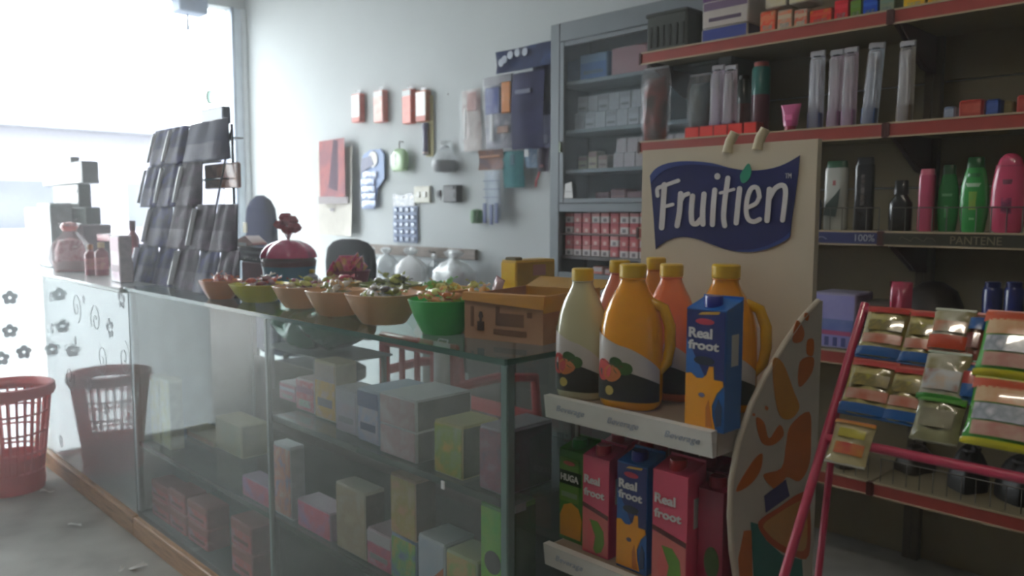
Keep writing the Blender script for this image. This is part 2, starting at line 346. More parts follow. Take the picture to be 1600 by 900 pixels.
# ------------------------------------------------------------------ boxed goods
def gbox(name, label, cat, X0, X1, Y, Z, d, h, body, front=None, side=None, group=None, rz=0., style='band', accent=(220, 220, 225), seed=0, lid=True):
    """a printed carton whose front stands on the line Y, from X0 to X1, base at Z"""
    w_ = X1-X0
    t = thing(name, label, cat, (X0+w_/2, Y, Z), rz, group)
    front = front or [body, accent]
    B().box((0, d/2, h/2), (w_, d, h), bev=min(.003, w_*.05)).done('carton', mat(tuple(min(255, int(v*1.08)) for v in body), .4, coat=.15, var=.04), t)
    B().box((0, -.0004, h*.5), (w_*.94, .0012, h*.93)).done('front_print', pmat([vivid(tuple(min(255, int(v*1.06)) for v in c_), 1.6) for c_ in front], 2.2/max(w_, .05), .35, .3), t)
    sp = side or [tuple(int(v*.9) for v in body), body]  # several side colours are darkened, so shade is painted into them
    B().box((w_/2+.0003, d/2, h*.5), (.0012, d*.93, h*.93)).done('side_print_shade', pmat(sp, 2.5/max(d, .05), .4, .2), t)
    if lid:
        B().box((0, d/2, h+.0008), (w_*.97, d*.97, .0022), bev=.0008).done('lid_flap', mat(tuple(min(255, int(v*1.04)) for v in body), .4, coat=.15), t)
    if style == 'band':
        B().box((0, -.0012, h*.68), (w_*.90, .001, h*.2)).done('brand_band', mat(vivid(accent), .35), t)
        B().box((0, -.0012, h*.25), (w_*.6, .001, h*.22), bev=.0003).done('picture_print', pmat([accent, front[0], tuple(255-v//2 for v in accent)], 60, .35), t)
    elif style == 'disc':
        B().prism([(math.cos(a)*w_*.33, -.001, h*.55+math.sin(a)*w_*.33) for a in [2*PI*i/24 for i in range(24)]], (0, -.0008, 0)).done('disc_print', mat(accent, .35), t)
    elif style == 'slant':
        B().prism([(-w_*.47, -.001, h*.03), (w_*.47, -.001, h*.03), (w_*.47, -.001, h*.62)], (0, -.0008, 0)).done('slant_print', mat(accent, .35), t)
    elif style == 'cap':
        B().box((0, -.0012, h*.82), (w_*.94, .001, h*.3)).done('top_print', mat(accent, .35), t)
        B().box((0, -.0012, h*.3), (w_*.7, .001, h*.14)).done('stripe_print', mat(tuple(int(v*.8) for v in accent), .35), t)
    return t
def pxbox(name, label, cat, x0, x1, ytop, Yf, Z, d, body, **k):
    """front face spans x0..x1 in the photograph on the plane Yf; top edge at ytop at its left corner"""
    A = at(x0, ytop, Y=Yf); C = at(x1, ytop, Y=Yf)
    return gbox(name, label, cat, A.x, C.x, Yf, Z, d, max(.02, A.z-Z), body, **k)
Yc = CY0+.03
S1, S2, S0 = .6765, .3765, .101
G = 'boxed goods inside the glass case'
pxbox('goods_box', 'pale pink and lilac box on upper case shelf, under the green bag, leftmost there', 'box', 436, 462, 596, Yc+.10, S1, .08, (196, 170, 186), front=[(205, 180, 195), (190, 120, 140)], accent=(215, 205, 225), group=G)
pxbox('goods_box', 'pink-marked white box behind the yellow-patterned box on upper case shelf', 'box', 462, 490, 590, Yc+.07, S1, .10, (208, 180, 190), front=[(215, 195, 205), (200, 110, 130), (215, 200, 210)], accent=(190, 130, 160), group=G)
pxbox('goods_box', 'tall yellow and cream patterned box on upper case shelf below the green bag', 'box', 491, 523, 562, Yc+.06, S1, .07, (205, 190, 160), front=[(210, 190, 190), (205, 165, 70), (200, 185, 150)], accent=(205, 180, 175), style='cap', group=G)
pxbox('goods_box', 'plain lilac-grey box between the yellow box and blue box in glass case', 'box', 524, 556, 604, Yc+.03, S1, .08, (196, 190, 205), front=[(196, 180, 190), (190, 185, 205)], accent=(200, 195, 215), style='cap', group=G)
pxbox('goods_box', 'light blue box with dark blue top, left of two stacked floral boxes', 'box', 558, 591, 606, Yc+.02, S1, .16, (160, 175, 210), front=[(165, 178, 212), (195, 185, 200), (150, 165, 205)], accent=(80, 100, 165), style='cap', group=G)
A = at(593, 662, Y=Yc).x; C = at(650, 672, Y=Yc).x
for k, lb in enumerate(('lower of two stacked white floral boxes in the glass case', 'upper of two stacked white floral boxes, grey lid, in the glass case')):
    gbox('goods_box', lb, 'box', A, C, Yc, S1+k*.073, .17, .072, (196, 194, 204), front=[(210, 206, 214), (185, 160, 165), (200, 198, 208)], side=[(110, 110, 118), (140, 140, 145)], accent=(215, 212, 222), style='none', group=G)
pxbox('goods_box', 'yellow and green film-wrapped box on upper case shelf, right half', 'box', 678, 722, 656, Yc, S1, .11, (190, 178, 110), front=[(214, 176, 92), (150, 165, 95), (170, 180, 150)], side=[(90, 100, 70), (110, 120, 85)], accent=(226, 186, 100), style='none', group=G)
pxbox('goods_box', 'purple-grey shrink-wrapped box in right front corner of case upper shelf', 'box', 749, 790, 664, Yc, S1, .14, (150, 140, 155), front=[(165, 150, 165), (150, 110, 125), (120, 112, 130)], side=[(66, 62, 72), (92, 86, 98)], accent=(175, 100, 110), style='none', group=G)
# middle shelf
pxbox('goods_box', 'tall white carton with blue base and gable top standing on lower case shelf', 'carton', 427, 453, 690, Yc, S2, .045, (205, 205, 212), front=[(225, 210, 205), (215, 165, 150), (150, 170, 205)], accent=(160, 182, 215), style='none', group=G)
pxbox('goods_box', 'blue and pink flat box left of the tall white carton', 'box', 378, 420, 742, Yc, S2, .06, (176, 150, 180), front=[(170, 160, 205), (205, 130, 150), (190, 110, 135)], accent=(165, 160, 215), style='none', group=G)
pxbox('goods_box', 'blue and pink flat box right of the tall white carton', 'box', 464, 516, 778, Yc, S2, .07, (176, 140, 170), front=[(165, 150, 205), (205, 110, 140), (180, 90, 120)], accent=(160, 150, 212), style='none', group=G)
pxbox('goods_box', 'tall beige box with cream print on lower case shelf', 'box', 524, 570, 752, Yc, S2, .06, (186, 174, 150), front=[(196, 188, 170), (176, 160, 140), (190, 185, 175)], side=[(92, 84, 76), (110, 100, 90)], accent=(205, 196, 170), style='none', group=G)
p = at(572, 820, Y=Yc)
pxbox('goods_box', 'short pink and lilac box right of the tall beige box', 'box', 573, 611, 824, Yc, S2, .09, (180, 150, 165), front=[(196, 180, 195), (190, 110, 130), (150, 120, 150)], accent=(205, 190, 205), style='cap', group=G)
A = at(611, 830, Y=Yc).x; C = at(650, 838, Y=Yc).x
zt = at(611, 832, Y=Yc).z
gbox('goods_box', 'small blue and green print box at bottom of a two-box pile', 'box', A, C, Yc, S2, .06, zt-S2, (120, 140, 170), front=[(110, 120, 170), (120, 160, 110), (190, 160, 90)], accent=(100, 130, 190), style='none', group=G)
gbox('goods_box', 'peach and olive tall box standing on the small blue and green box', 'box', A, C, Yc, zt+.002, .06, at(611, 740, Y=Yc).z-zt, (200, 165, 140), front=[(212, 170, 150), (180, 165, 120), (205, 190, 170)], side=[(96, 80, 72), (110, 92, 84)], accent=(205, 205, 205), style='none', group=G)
pxbox('goods_box', 'white box with an orange slanted corner on lower case shelf', 'box', 653, 694, 834, Yc, S2, .09, (200, 204, 216), front=[(196, 202, 218), (210, 212, 222)], accent=(226, 120, 70), style='slant', group=G)
pxbox('goods_box', 'pale green and cream box beside the orange-cornered box', 'box', 697, 745, 858, Yc, S2, .08, (186, 190, 150), front=[(190, 196, 150), (205, 180, 140), (150, 180, 120)], accent=(215, 215, 215), style='none', group=G)
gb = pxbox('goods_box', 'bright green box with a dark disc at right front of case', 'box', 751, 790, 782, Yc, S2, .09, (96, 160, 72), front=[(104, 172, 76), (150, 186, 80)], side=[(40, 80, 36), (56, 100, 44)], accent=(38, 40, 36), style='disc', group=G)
# left compartment: pale boxes on the lower shelf
pxbox('goods_box', 'pale yellow long box deep on the case shelf at left, taller one', 'box', 336, 376, 650, Yc+.16, S2, .10, (210, 204, 160), front=[(216, 210, 172), (196, 208, 190)], accent=(196, 214, 206), style='none', group=G)
pxbox('goods_box', 'pale yellow and pink low box left of the taller yellow box', 'box', 280, 334, 678, Yc+.15, S2, .10, (214, 200, 150), front=[(220, 205, 140), (216, 180, 160), (214, 206, 180)], accent=(220, 190, 170), style='none', group=G)
pxbox('goods_box', 'narrow pale blue tube box near left end of the case', 'box', 268, 280, 668, Yc+.10, S2, .03, (180, 195, 214), front=[(186, 200, 218), (170, 185, 210)], accent=(235, 240, 245), style='cap', group=G)
for k, (x0, x1, yt) in enumerate(((233, 247, 586), (249, 263, 590))):
    pxbox('goods_box', ('leftmost of two tall cream boxes against the left end of the case', 'rightmost of two tall cream boxes against the left end of the case')[k], 'box', x0, x1, yt, Yc+.02, S2, .05, (222, 224, 200), front=[(226, 230, 222), (214, 210, 160)], accent=(230, 234, 230), style='none', group=G)
# bottom of the case
for k, (x0, x1, yt, lb) in enumerate(((236, 262, 748, 'red and lilac box on the case floor, first from the left end'), (264, 288, 760, 'red and lilac box on the case floor, second from the left end'), (292, 322, 778, 'red and lilac box on the case floor, third from the left end'), (360, 392, 806, 'red and pink box on the case floor, standing apart to the right'))):
    A = at(x0, yt, Y=Yc).x; C = at(x1, yt, Y=Yc).x; zt = at(x0, yt, Y=Yc).z; hh = (zt-S0)/2
    for j in range(2):
        gbox('goods_box', ('lower ' if j == 0 else 'upper ') + lb, 'box', A, C, Yc, S0+j*(hh+.002), .08, hh-.003, (196, 120, 120), front=[(180, 170, 195), (200, 110, 105), (190, 170, 190)], accent=(200, 105, 95), style='cap', group=G)
# pale crumpled green carrier bag on the upper shelf
gbag = thing('carrier_bag', 'crumpled glossy green carrier bag inside the case, under the top glass', 'bag', (at(500, 540, Y=1.30).x, 1.30, S1+.155))
def bagfn(u, v):
    a = 2*PI*u; e = PI*(v-.5); r = math.cos(e)*(1+.10*math.sin(5*a+3*v*4)+.06*math.sin(9*a+7*v))
    return (.20*r*math.cos(a), .11*r*math.sin(a), .06+.06*math.sin(e)+.012*math.sin(7*a+9*v)*math.cos(e))
B().grid(bagfn, 40, 16).done('sack', mat((24, 116, 90), .2, coat=.6, bump=.4, nscale=18), gbag)
B().tube([(-.1, -.03, .09), (-.13, -.07, .1), (-.17, -.06, .07), (-.19, -.02, .03)], [.012, .016, .014, .006], 8).done('handle', mat((70, 160, 135), .2, coat=.8), gbag)
rk = B().box((0, 0, -.012), (.44, .20, .006), bev=.001)
tray = thing('cardboard_tray', 'flat grey tray holding the green bag above boxes inside the case', 'tray', (at(500, 540, Y=1.30).x, 1.32, S1+.155))
rk.done('board', mat((150, 150, 150), .6), tray)
for sx in (-1, 1):
    for sy in (-1, 1): B().box((sx*.2, sy*.08, -.085), (.012, .012, .14)).done('leg', mat((150, 155, 155), .4), tray)

# ------------------------------------------------------------------ red baskets and scraps on the floor
bp = Vector((-4.12, .842, 0))
rb = thing('waste_basket', 'red slatted plastic basket on the floor before the white counter', 'basket', bp, .2); rb.scale = (1.3, 1.3, 1.28)
red = mat((246, 132, 132), .35, coat=.2)
B().lathe([(.088, .0), (.10, .0), (.104, .03), (.104, .07), (.098, .075), (.092, .03), (.088, .012)], 28).done('base_band', red, rb)
B().lathe([(.0, .004), (.09, .004), (.09, .012), (.0, .012)], 28).done('bottom', red, rb)
B().lathe([(.128, .335), (.142, .338), (.148, .352), (.146, .375), (.138, .378), (.132, .372), (.128, .352)], 32, caps=False).done('rim', red, rb)
for k in range(30):
    a = 2*PI*k/30
    B().tube([(.099*math.cos(a), .099*math.sin(a), .07), (.114*math.cos(a), .114*math.sin(a), .2), (.131*math.cos(a), .131*math.sin(a), .345)], .0045, 6).done('slat', red, rb)
for z, r in ((.14, .108), (.21, .116), (.28, .1235)):
    B().tube([(r*math.cos(2*PI*i/36), r*math.sin(2*PI*i/36), z) for i in range(37)], .004, 6).done('hoop', red, rb)
B().lathe([(.094, .07), (.104, .12), (.108, .122), (.0985, .07)], 28, caps=False).done('lower_wall', red, rb)
paper = mat((238, 238, 235), .6)
for k, (px, py, s) in enumerate(((118, 820, 1.0), (215, 886, 1.2), (190, 890, .6), (72, 768, 1.2))):
    p = at(px, py, Z=.006)
    q = B().grid(lambda u, v: ((u-.5)*.05*s*(1+.2*math.sin(6*v)), (v-.5)*.022*s*(1+.3*math.sin(5*u+k)), .004*math.sin(4*u+3*v+k)+.004), 6, 4)
    o = q.done('paper_scrap', paper, None, loc=(p.x, p.y, .005), rz=.7+k)
    tag(o, ('white paper scrap on the floor before the plinth, alone in the middle', 'largest white paper scrap on the floor at bottom edge by the case', 'small paper scrap left of the largest bottom-edge scrap', 'pale scrap on the floor beside the red basket foot')[k], 'paper scrap', 'paper scraps on the floor')

lc = thing('added_cupboard', 'dark wooden low cupboard at the back wall, added to darken the view through the case', 'cupboard', (-2.76, 2.72, 0))  # invented cupboard, put in to darken what shows through the case
dkw = mat((70, 60, 52), .6)
B().box((0, .16, .36), (1.5, .30, .66), bev=.004).done('body', dkw, lc); B().box((0, .155, .71), (1.54, .33, .03), bev=.004).done('worktop', mat((84, 74, 64), .5), lc)
for i in range(4):
    d_ = B().box((-.56+.373*i, -.001, .36), (.355, .018, .60), bev=.004).done('door', mat((62, 54, 48), .55), lc); B().lathe([(.008, 0), (.008, .01), (.014, .02), (.001, .026)], 10).done('knob', alu, d_, loc=(-.56+.373*i+.14, -.01, .5)).rotation_euler = (PI/2, 0, 0)
# ------------------------------------------------------------------ bowls of sweets on the glass top
def bowl(px, Y, r, h, c, label, candy, n, seed=0, cg='', fill=.8, cl=''):
    X = at(px, 480, Y=Y).x
    t = thing('sweet_bowl', label, 'bowl', (X, Y, CZ), 0, 'plastic bowls of sweets on the glass top')
    B().lathe([(r*.55, 0), (r*.60, .004), (r*.80, h*.45), (r, h), (r*.97, h+.001), (r*.76, h*.47), (r*.56, .008)], 48, wave=.035, nw=8).done('shell', mat(c, .3, coat=.3), t)
    B().lathe([(r*.56, .004), (0.001, .004), (.001, .009), (r*.56, .009)], 24).done('base', mat(c, .3, coat=.3), t)
    rd = random.Random(seed+11)
    base = {}
    for k in range(n):
        col = candy[k % len(candy)]
        if col not in base:
            q = B(); s = .017
            q.grid(lambda u, v: (s*1.15*math.sin(PI*v)*math.cos(2*PI*u), s*.55*math.sin(PI*v)*math.sin(2*PI*u), .0085-.0085*math.cos(PI*v)), 10, 6)
            o = q.done('wrapped_sweet', pmat([col, tuple(min(255, v+60) for v in col)], 40, .15, .9), None)
            for sx in (-1, 1):
                e = B().grid(lambda u, v: (sx*(s*1.05+u*.015), (v-.5)*.022*(u+.25), .0085+.004*math.sin(9*v)*u), 3, 6).done('twist_end', film(tuple(min(255, v+40) for v in col), .7), o)
            tag(o, cl, 'sweet', cg); base[col] = o; r0 = True
        else:
            src = base[col]; o = src.copy(); COL.objects.link(o)
            for ch in src.children: c2 = ch.copy(); COL.objects.link(c2); c2.parent = o
        a = rd.uniform(0, 2*PI); rr = r*.48*math.sqrt(rd.random())
        o.location = (X+rr*math.cos(a), Y+rr*math.sin(a), CZ+h*max(.92, fill)+.030*(1-(rr/(r*.6))**2)*rd.random()-.006)
        o.rotation_euler = (rd.uniform(-.6, .6), rd.uniform(-.5, .5), rd.uniform(0, 6.28))
    # heap under the loose sweets
    st = B().lathe([(r*.66, h*.52), (r*.80, h*.76), (r*.6, h*max(.9, fill)), (.001, h*max(.9, fill)+.012)], 24).done('sweet_heap', pmat(list(candy)+[(150, 150, 120)], 45, .2, .8, bump=.8), t)
    st['kind'] = 'stuff'
    return t
PE = (240, 186, 136)
bowl(346, 1.135, .066, .060, (226, 150, 96), 'orange scalloped sweet bowl, leftmost on the glass top beside the packet rack', [(170, 70, 60), (200, 110, 80)], 8, 1, 'sweets in the leftmost orange bowl', cl='red-brown wrapped sweet in the leftmost orange bowl')
bowl(407, 1.19, .092, .056, (222, 212, 62), 'yellow-green scalloped sweet bowl, second from the left on the glass top', [(190, 70, 50), (120, 50, 60), (224, 214, 210)], 10, 2, 'sweets in the yellow-green bowl', cl='dark red or white wrapped sweet in the yellow-green front bowl')
bowl(472, 1.20, .082, .064, PE, 'peach scalloped bowl between the yellow-green bowl and the next peach bowl', [(120, 60, 80), (220, 200, 180), (180, 190, 90)], 9, 3, 'sweets in the first peach bowl', cl='dark or pale wrapped sweet in the first peach bowl')
bowl(528, 1.185, .086, .068, PE, 'peach scalloped bowl in the middle of three front peach bowls', [(190, 150, 90), (210, 205, 190), (150, 160, 80)], 9, 4, 'sweets in the middle peach bowl', cl='tan or pale wrapped sweet in the middle peach bowl')
bowl(600, 1.18, .096, .076, PE, 'largest peach scalloped bowl, left of the green bowl', [(70, 66, 66), (150, 160, 70), (220, 220, 215), (120, 130, 60)], 12, 5, 'sweets in the largest peach bowl', cl='dark, olive or silver wrapped sweet in the largest peach bowl')
bowl(692, 1.178, .080, .080, (62, 196, 92), 'bright green scalloped bowl on the glass top, left of the cardboard box', [(216, 140, 80), (210, 120, 60), (180, 200, 90)], 9, 6, 'sweets in the green bowl', cl='orange or lime wrapped sweet in the green bowl')
# back row
bowl(528, 1.37, .076, .060, (222, 190, 80), 'yellow sweet bowl in the back row, behind the first peach bowl', [(190, 60, 90), (210, 150, 60), (180, 180, 80)], 10, 7, 'sweets in the yellow back-row bowl', cl='pink or yellow wrapped sweet in the yellow back-row bowl')
bowl(612, 1.40, .092, .070, (150, 160, 70), 'olive green sweet bowl in the back row, behind the peach bowls', [(96, 110, 60), (70, 84, 70), (160, 170, 70)], 14, 8, 'sweets in the olive back-row bowl', fill=1.0, cl='dark green wrapped sweet in the olive back-row bowl')
bowl(690, 1.40, .088, .072, (226, 168, 96), 'amber sweet bowl in the back row, behind the green bowl', [(190, 200, 90), (222, 180, 70), (110, 190, 90)], 12, 9, 'sweets in the amber back-row bowl', fill=.9, cl='lime or yellow wrapped sweet in the amber back-row bowl')
bowl(744, 1.42, .064, .066, (206, 206, 90), 'small lime bowl in the back row, left of the cardboard box', [(200, 210, 100), (226, 150, 70)], 6, 10, 'sweets in the small lime bowl', cl='lime or orange wrapped sweet in the small lime bowl')
# heap of magenta sachets behind the bowls
rd = random.Random(4); hx = at(545, 440, Y=1.50).x
hd = thing('sachet_basket', 'low round basket under the magenta sachets behind the sweet bowls', 'basket', (hx, 1.50, CZ))
B().lathe([(.045, 0), (.052, .0), (.074, .085), (.070, .085), (.048, .006), (.001, .006)], 24).done('shell', mat((150, 60, 84), .4), hd)
mg = None
for k in range(15):
    if mg is None:
        mg = B().pillow((0, 0, 0), .055, .06, .018, 8, 8, .003, 3).done('magenta_sachet', pmat([(190, 40, 90), (220, 70, 120), (220, 160, 90), (170, 30, 70)], 22, .15, .9), None)
        B().box((0, 0, .0585), (.05, .002, .005)).done('seal', mat((226, 110, 150), .2, coat=.8), mg)
        tag(mg, 'shiny magenta sachet heaped in the basket behind the sweet bowls', 'sachet', 'magenta sachets behind the bowls'); o = mg
    else:
        o = mg.copy(); COL.objects.link(o)
        for ch in mg.children: c2 = ch.copy(); COL.objects.link(c2); c2.parent = o
    a = rd.uniform(0, 6.28); q = .062*math.sqrt(rd.random())
    o.location = (hx+q*math.cos(a), 1.50+q*math.sin(a)*.8, CZ+.066+.022*rd.random()); o.rotation_euler = (rd.uniform(-1, 1), rd.uniform(-1, 1), rd.uniform(0, 6.28))

# ------------------------------------------------------------------ open cardboard carton with yellow lining
cbx = thing('cardboard_box', 'open tan cardboard box with yellow-lined flaps at right end of the glass top', 'box', (-1.352, 1.168, CZ), math.atan2(.045, .196))
cw, cdp, chh = .205, .26, .098
card = pmat([(176, 132, 100), (188, 146, 114), (166, 122, 92)], 5, .7, 0)
yel = mat((196, 150, 44), .5, coat=.2)
B().box((cw/2, .002, chh/2), (cw, .004, chh)).done('front_wall', card, cbx)
B().box((cw/2, cdp-.002, chh/2), (cw, .004, chh)).done('back_wall', yel, cbx)
B().box((.002, cdp/2, chh/2), (.004, cdp-.008, chh)).done('side_wall', card, cbx)
B().box((cw-.002, cdp/2, chh/2), (.004, cdp-.008, chh)).done('side_wall', card, cbx)
B().box((cw/2, cdp/2, .003), (cw-.008, cdp-.008, .006)).done('bottom', card, cbx)
B().add([(-.004, -.006, chh-.012), (cw+.004, -.006, chh-.022), (cw+.004, -.002, chh+.006), (-.004, -.002, chh+.004), (-.004, .006, chh+.006), (cw+.004, .006, chh+.008), (cw+.004, .004, chh-.02), (-.004, .004, chh-.012)],
        [(0, 1, 2, 3), (3, 2, 5, 4), (4, 5, 6, 7), (7, 6, 1, 0), (0, 3, 4, 7), (1, 6, 5, 2)]).done('rim_strip', mat((206, 150, 62), .5, coat=.2), cbx)
B().box((cw+.002, cdp/2, chh-.012), (.003, cdp, .036)).done('tape_strip', mat((206, 158, 60), .4, coat=.3), cbx)
B().add([(0, cdp, chh), (cw, cdp, chh), (cw+.012, cdp+.09, chh+.016), (-.01, cdp+.09, chh+.018), (0, cdp+.003, chh-.003), (cw, cdp+.003, chh-.003), (cw+.012, cdp+.09, chh+.012), (-.01, cdp+.09, chh+.014)],
        [(0, 1, 2, 3), (7, 6, 5, 4), (0, 4, 5, 1), (1, 5, 6, 2), (2, 6, 7, 3), (3, 7, 4, 0)]).done('flap', yel, cbx)
dk = mat((70, 50, 40), .6)
q = B(); q.prism([(.045+a*.001, -.0006, b*.001) for a, b in ((-9, 20), (9, 20), (9, 40), (3, 40), (3, 46), (7, 52), (3, 62), (-3, 62), (-6, 52), (-3, 46), (-3, 40), (-9, 40))], (0, -.0008, 0)); q.done('bottle_print', dk, cbx)
for k, (x, z, sx, sz) in enumerate(((.022, .05, .008, .045), (.122, .048, .07, .028), (.122, .02, .085, .012), (.172, .062, .012, .012), (.09, .055, .01, .04))):
    B().box((x, -.0008, z), (sx, .0012, sz)).done('faded_print', mat((128, 94, 72), .6), cbx)
ybx = gbox('sweet_box', 'yellow box with a dark blotched brand, standing behind the open cardboard box', 'box', at(783, 440, Y=1.50).x, at(806, 440, Y=1.50).x, 1.50, CZ, .155, at(800, 408, Y=1.5).z-CZ, (216, 178, 60), front=[(222, 190, 76), (214, 176, 70)], side=[(186, 148, 52), (205, 170, 60)], accent=(226, 196, 100), style='none')
_w = (at(806, 440, Y=1.50).x-at(783, 440, Y=1.50).x)/2; _h = at(800, 408, Y=1.5).z-CZ
B().prism([(_w+.0008, .03, _h*.36), (_w+.0008, .14, _h*.36), (_w+.0008, .145, _h*.52), (_w+.0008, .11, _h*.44), (_w+.0008, .085, _h*.55), (_w+.0008, .06, _h*.5)], (.0012, 0, 0)).done('dark_brand_print', mat((110, 84, 80), .5), ybx)
B().box((_w+.001, .09, _h*.82), (.0012, .05, _h*.2)).done('pink_print', mat((190, 140, 120), .5), ybx)
B().box((0, .02, _h+.004), (_w*1.4, .03, .012), bev=.003).done('tuck_flap', mat((120, 112, 80), .5), ybx)
def sachet(name, label, cat, loc, w_, h, t_, cols, scale=14, rz=0., lean=0., seal=None, group=None, band=None, wr=.002, rough=.2, seed=0, tilt=0.):
    """a filled foil packet with crimped ends; hangs or stands with its base at loc"""
    o = thing(name, label, cat, loc, rz, group)
    if tilt: o.rotation_euler = (0, tilt, rz)
    B().pillow((0, 0, 0), w_, h, t_, 10, 12, wr, seed, lean).done('packet', pmat(cols, scale, rough, .7), o)
    sm = mat(seal or cols[0], .25, coat=.6)
    for z in (h*.97, h*.03):
        B().box((0, lean*z, z), (w_*.97, .0024, h*.055), bev=.0006).done('crimp', sm, o)
    if band:
        zc, hh_, bc = band
        B().grid(lambda u, v: ((u-.5)*w_*.86, -t_*.53*(max(0, 1-abs(2*u-1)**2.6))**.6+lean*(zc+(v-.5)*hh_)*h-.002, (zc+(v-.5)*hh_)*h), 10, 3).done('brand_band', mat(bc, .25, coat=.5), o)
    return o
sachet('sweet_packet', 'small pink and white shiny packet leaning left of the yellow box', 'packet', (at(767, 450, Y=1.43).x, 1.43, CZ+.03), .035, .085, .016, [(150, 60, 80), (232, 200, 205), (160, 80, 95)], 30, lean=.1, tilt=.35)

# ------------------------------------------------------------------ wire packet rack on the counter seam
RX0, RX1, RY = at(222, 450, Y=1.24).x, at(370, 450, Y=1.36).x, 1.24
zr = at(372, 192, Y=1.36).z
wr = thing('wire_rack', 'black wire tiered rack of hanging dark packets on the counter', 'rack', ((RX0+RX1)/2, 1.31, CZ))
rw = (RX1-RX0)/2; blk = mat((38, 36, 46), .4, .4); Hh = zr-CZ
for sx in (-1, 1):
    B().tube([(sx*rw, .05, 0), (sx*rw, .05, Hh)], .0055, 8).done('upright', blk, wr)
    B().tube([(sx*rw, -.09, .006), (sx*rw, .05, .006)], .005, 8).done('foot', blk, wr)
    B().tube([(sx*rw, -.09, .006), (sx*rw, .05, Hh*.98)], .004, 8).done('brace', blk, wr)
tiersz = [at(300, y, Y=1.27).z-CZ for y in (190, 254, 322, 388)]
for k, z in enumerate(tiersz):
    yy = .03-.028*k
    B().tube([(-rw, yy, z), (rw, yy, z)], .004, 8).done('rail', blk, wr)
    B().box((0, yy+.035, z-.062), (2*rw, .06, .004)).done('tray', blk, wr)
navy = [(16, 20, 84), (10, 12, 56), (36, 44, 124)]; plum = [(56, 30, 58), (36, 22, 46), (84, 56, 84)]
pk = [(0, 248, 274, navy, 1), (0, 272, 298, navy, 1), (0, 302, 360, [(52, 56, 92), (40, 44, 76)], 0),
      (1, 232, 256, navy, 1), (1, 258, 286, navy, 1), (1, 288, 318, plum, 1),
      (2, 236, 270, navy, 1), (2, 272, 306, plum, 0), (2, 308, 338, plum, 1), (2, 340, 372, plum, 0),
      (3, 214, 246, navy, 1), (3, 248, 276, navy, 0), (3, 278, 310, plum, 1), (3, 312, 342, navy, 0), (3, 344, 374, plum, 0)]
tn = ('top', 'second', 'third', 'bottom'); cnt = [0]*4; tot = [3, 3, 4, 5]
words_ = ('first', 'second', 'third', 'fourth', 'fifth')
for row, x0, x1, cols, clear in pk:
    yy = 1.31+.03-.028*row-.012; zt = CZ+tiersz[row]+.004; zb = CZ+(at(300, (247, 318, 384, 450)[row], Y=1.27).z-CZ)
    A = at(x0, 300, Y=yy).x; C = at(x1, 300, Y=yy).x; W = (C-A)*1.12; zb -= .012; H = zt-zb
    if row == 3: zb += .014; H -= .014
    o = thing('hanging_packet', '%s dark packet from the left on the %s tier of the wire rack' % (words_[cnt[row]], tn[row]), 'packet', ((A+C)/2, yy, zb), 0, 'packets on the wire rack'); cnt[row] += 1
    def fn(u, v, sg=-1):
        flare = 1.0 + .34*(1-v); bu = max(0, 1-abs(2*u-1)**3)
        return ((u-.5)*W*flare*.86, sg*(.004+.022*(1-v)**.7*bu**.6)-.02*(1-v)+.003*math.sin(14*u+row), v*H)
    B().grid(fn, 12, 8).grid(lambda u, v: fn(u, v, .3), 12, 8).done('packet', pmat(cols, 18, .6, .0, spec=.12), o)
    B().grid(lambda u, v: tuple(Vector(fn(.08+u*.84, .03+v*.42))+Vector((0, -.003, 0))), 10, 4).done('clear_pocket', film((160, 148, 176), .15, .4, .2), o)
    B().box((0, 0, H*.985), (W*.8, .004, H*.05)).done('header_card', mat(cols[2] if len(cols) > 2 else cols[0], .4), o)
    if clear:
        B().grid(lambda u, v: tuple(Vector(fn(.06+u*.17-.02*v, .10+v*.82))+Vector((0, -.004-.014*math.sin(PI*u), 0))), 6, 8).done('glint_fold', mat((214, 220, 234), .2, coat=.6), o)  # pale ridge, coloured and shaped to stand in for white glints
cp = gbox('copper_packet', 'copper-brown shiny package at the right of the wire rack second tier', 'packet', at(320, 290, Y=1.345).x, at(372, 290, Y=1.345).x, 1.345, CZ+tiersz[1]-.098, .012, .092, (170, 120, 104), front=[(196, 146, 128), (150, 100, 84), (214, 178, 164), (160, 104, 90)], accent=(200, 150, 130), style='none')
bb = gbox('blue_pack', 'pale blue-grey pack standing on top of the wire rack', 'packet', at(317, 170, Y=1.35).x, at(352, 170, Y=1.35).x, 1.34, zr+.004, .03, .062, (92, 106, 140), front=[(100, 116, 150), (90, 104, 138)], accent=(120, 135, 165), style='none')
lp = thing('lollipop', 'pale green lollipop standing above the blue-grey pack on the wire rack', 'lollipop', (at(326, 140, Y=1.35).x, 1.355, zr+.06))
B().lathe([(.0018, 0), (.0018, .03)], 8).done('stick', mat((230, 230, 230), .5), lp)
B().lathe([(.001, .028), (.012, .034), (.0175, .055), (.012, .075), (.001, .082)], 14).done('head', mat((205, 240, 225), .5, trans=1.0), lp)
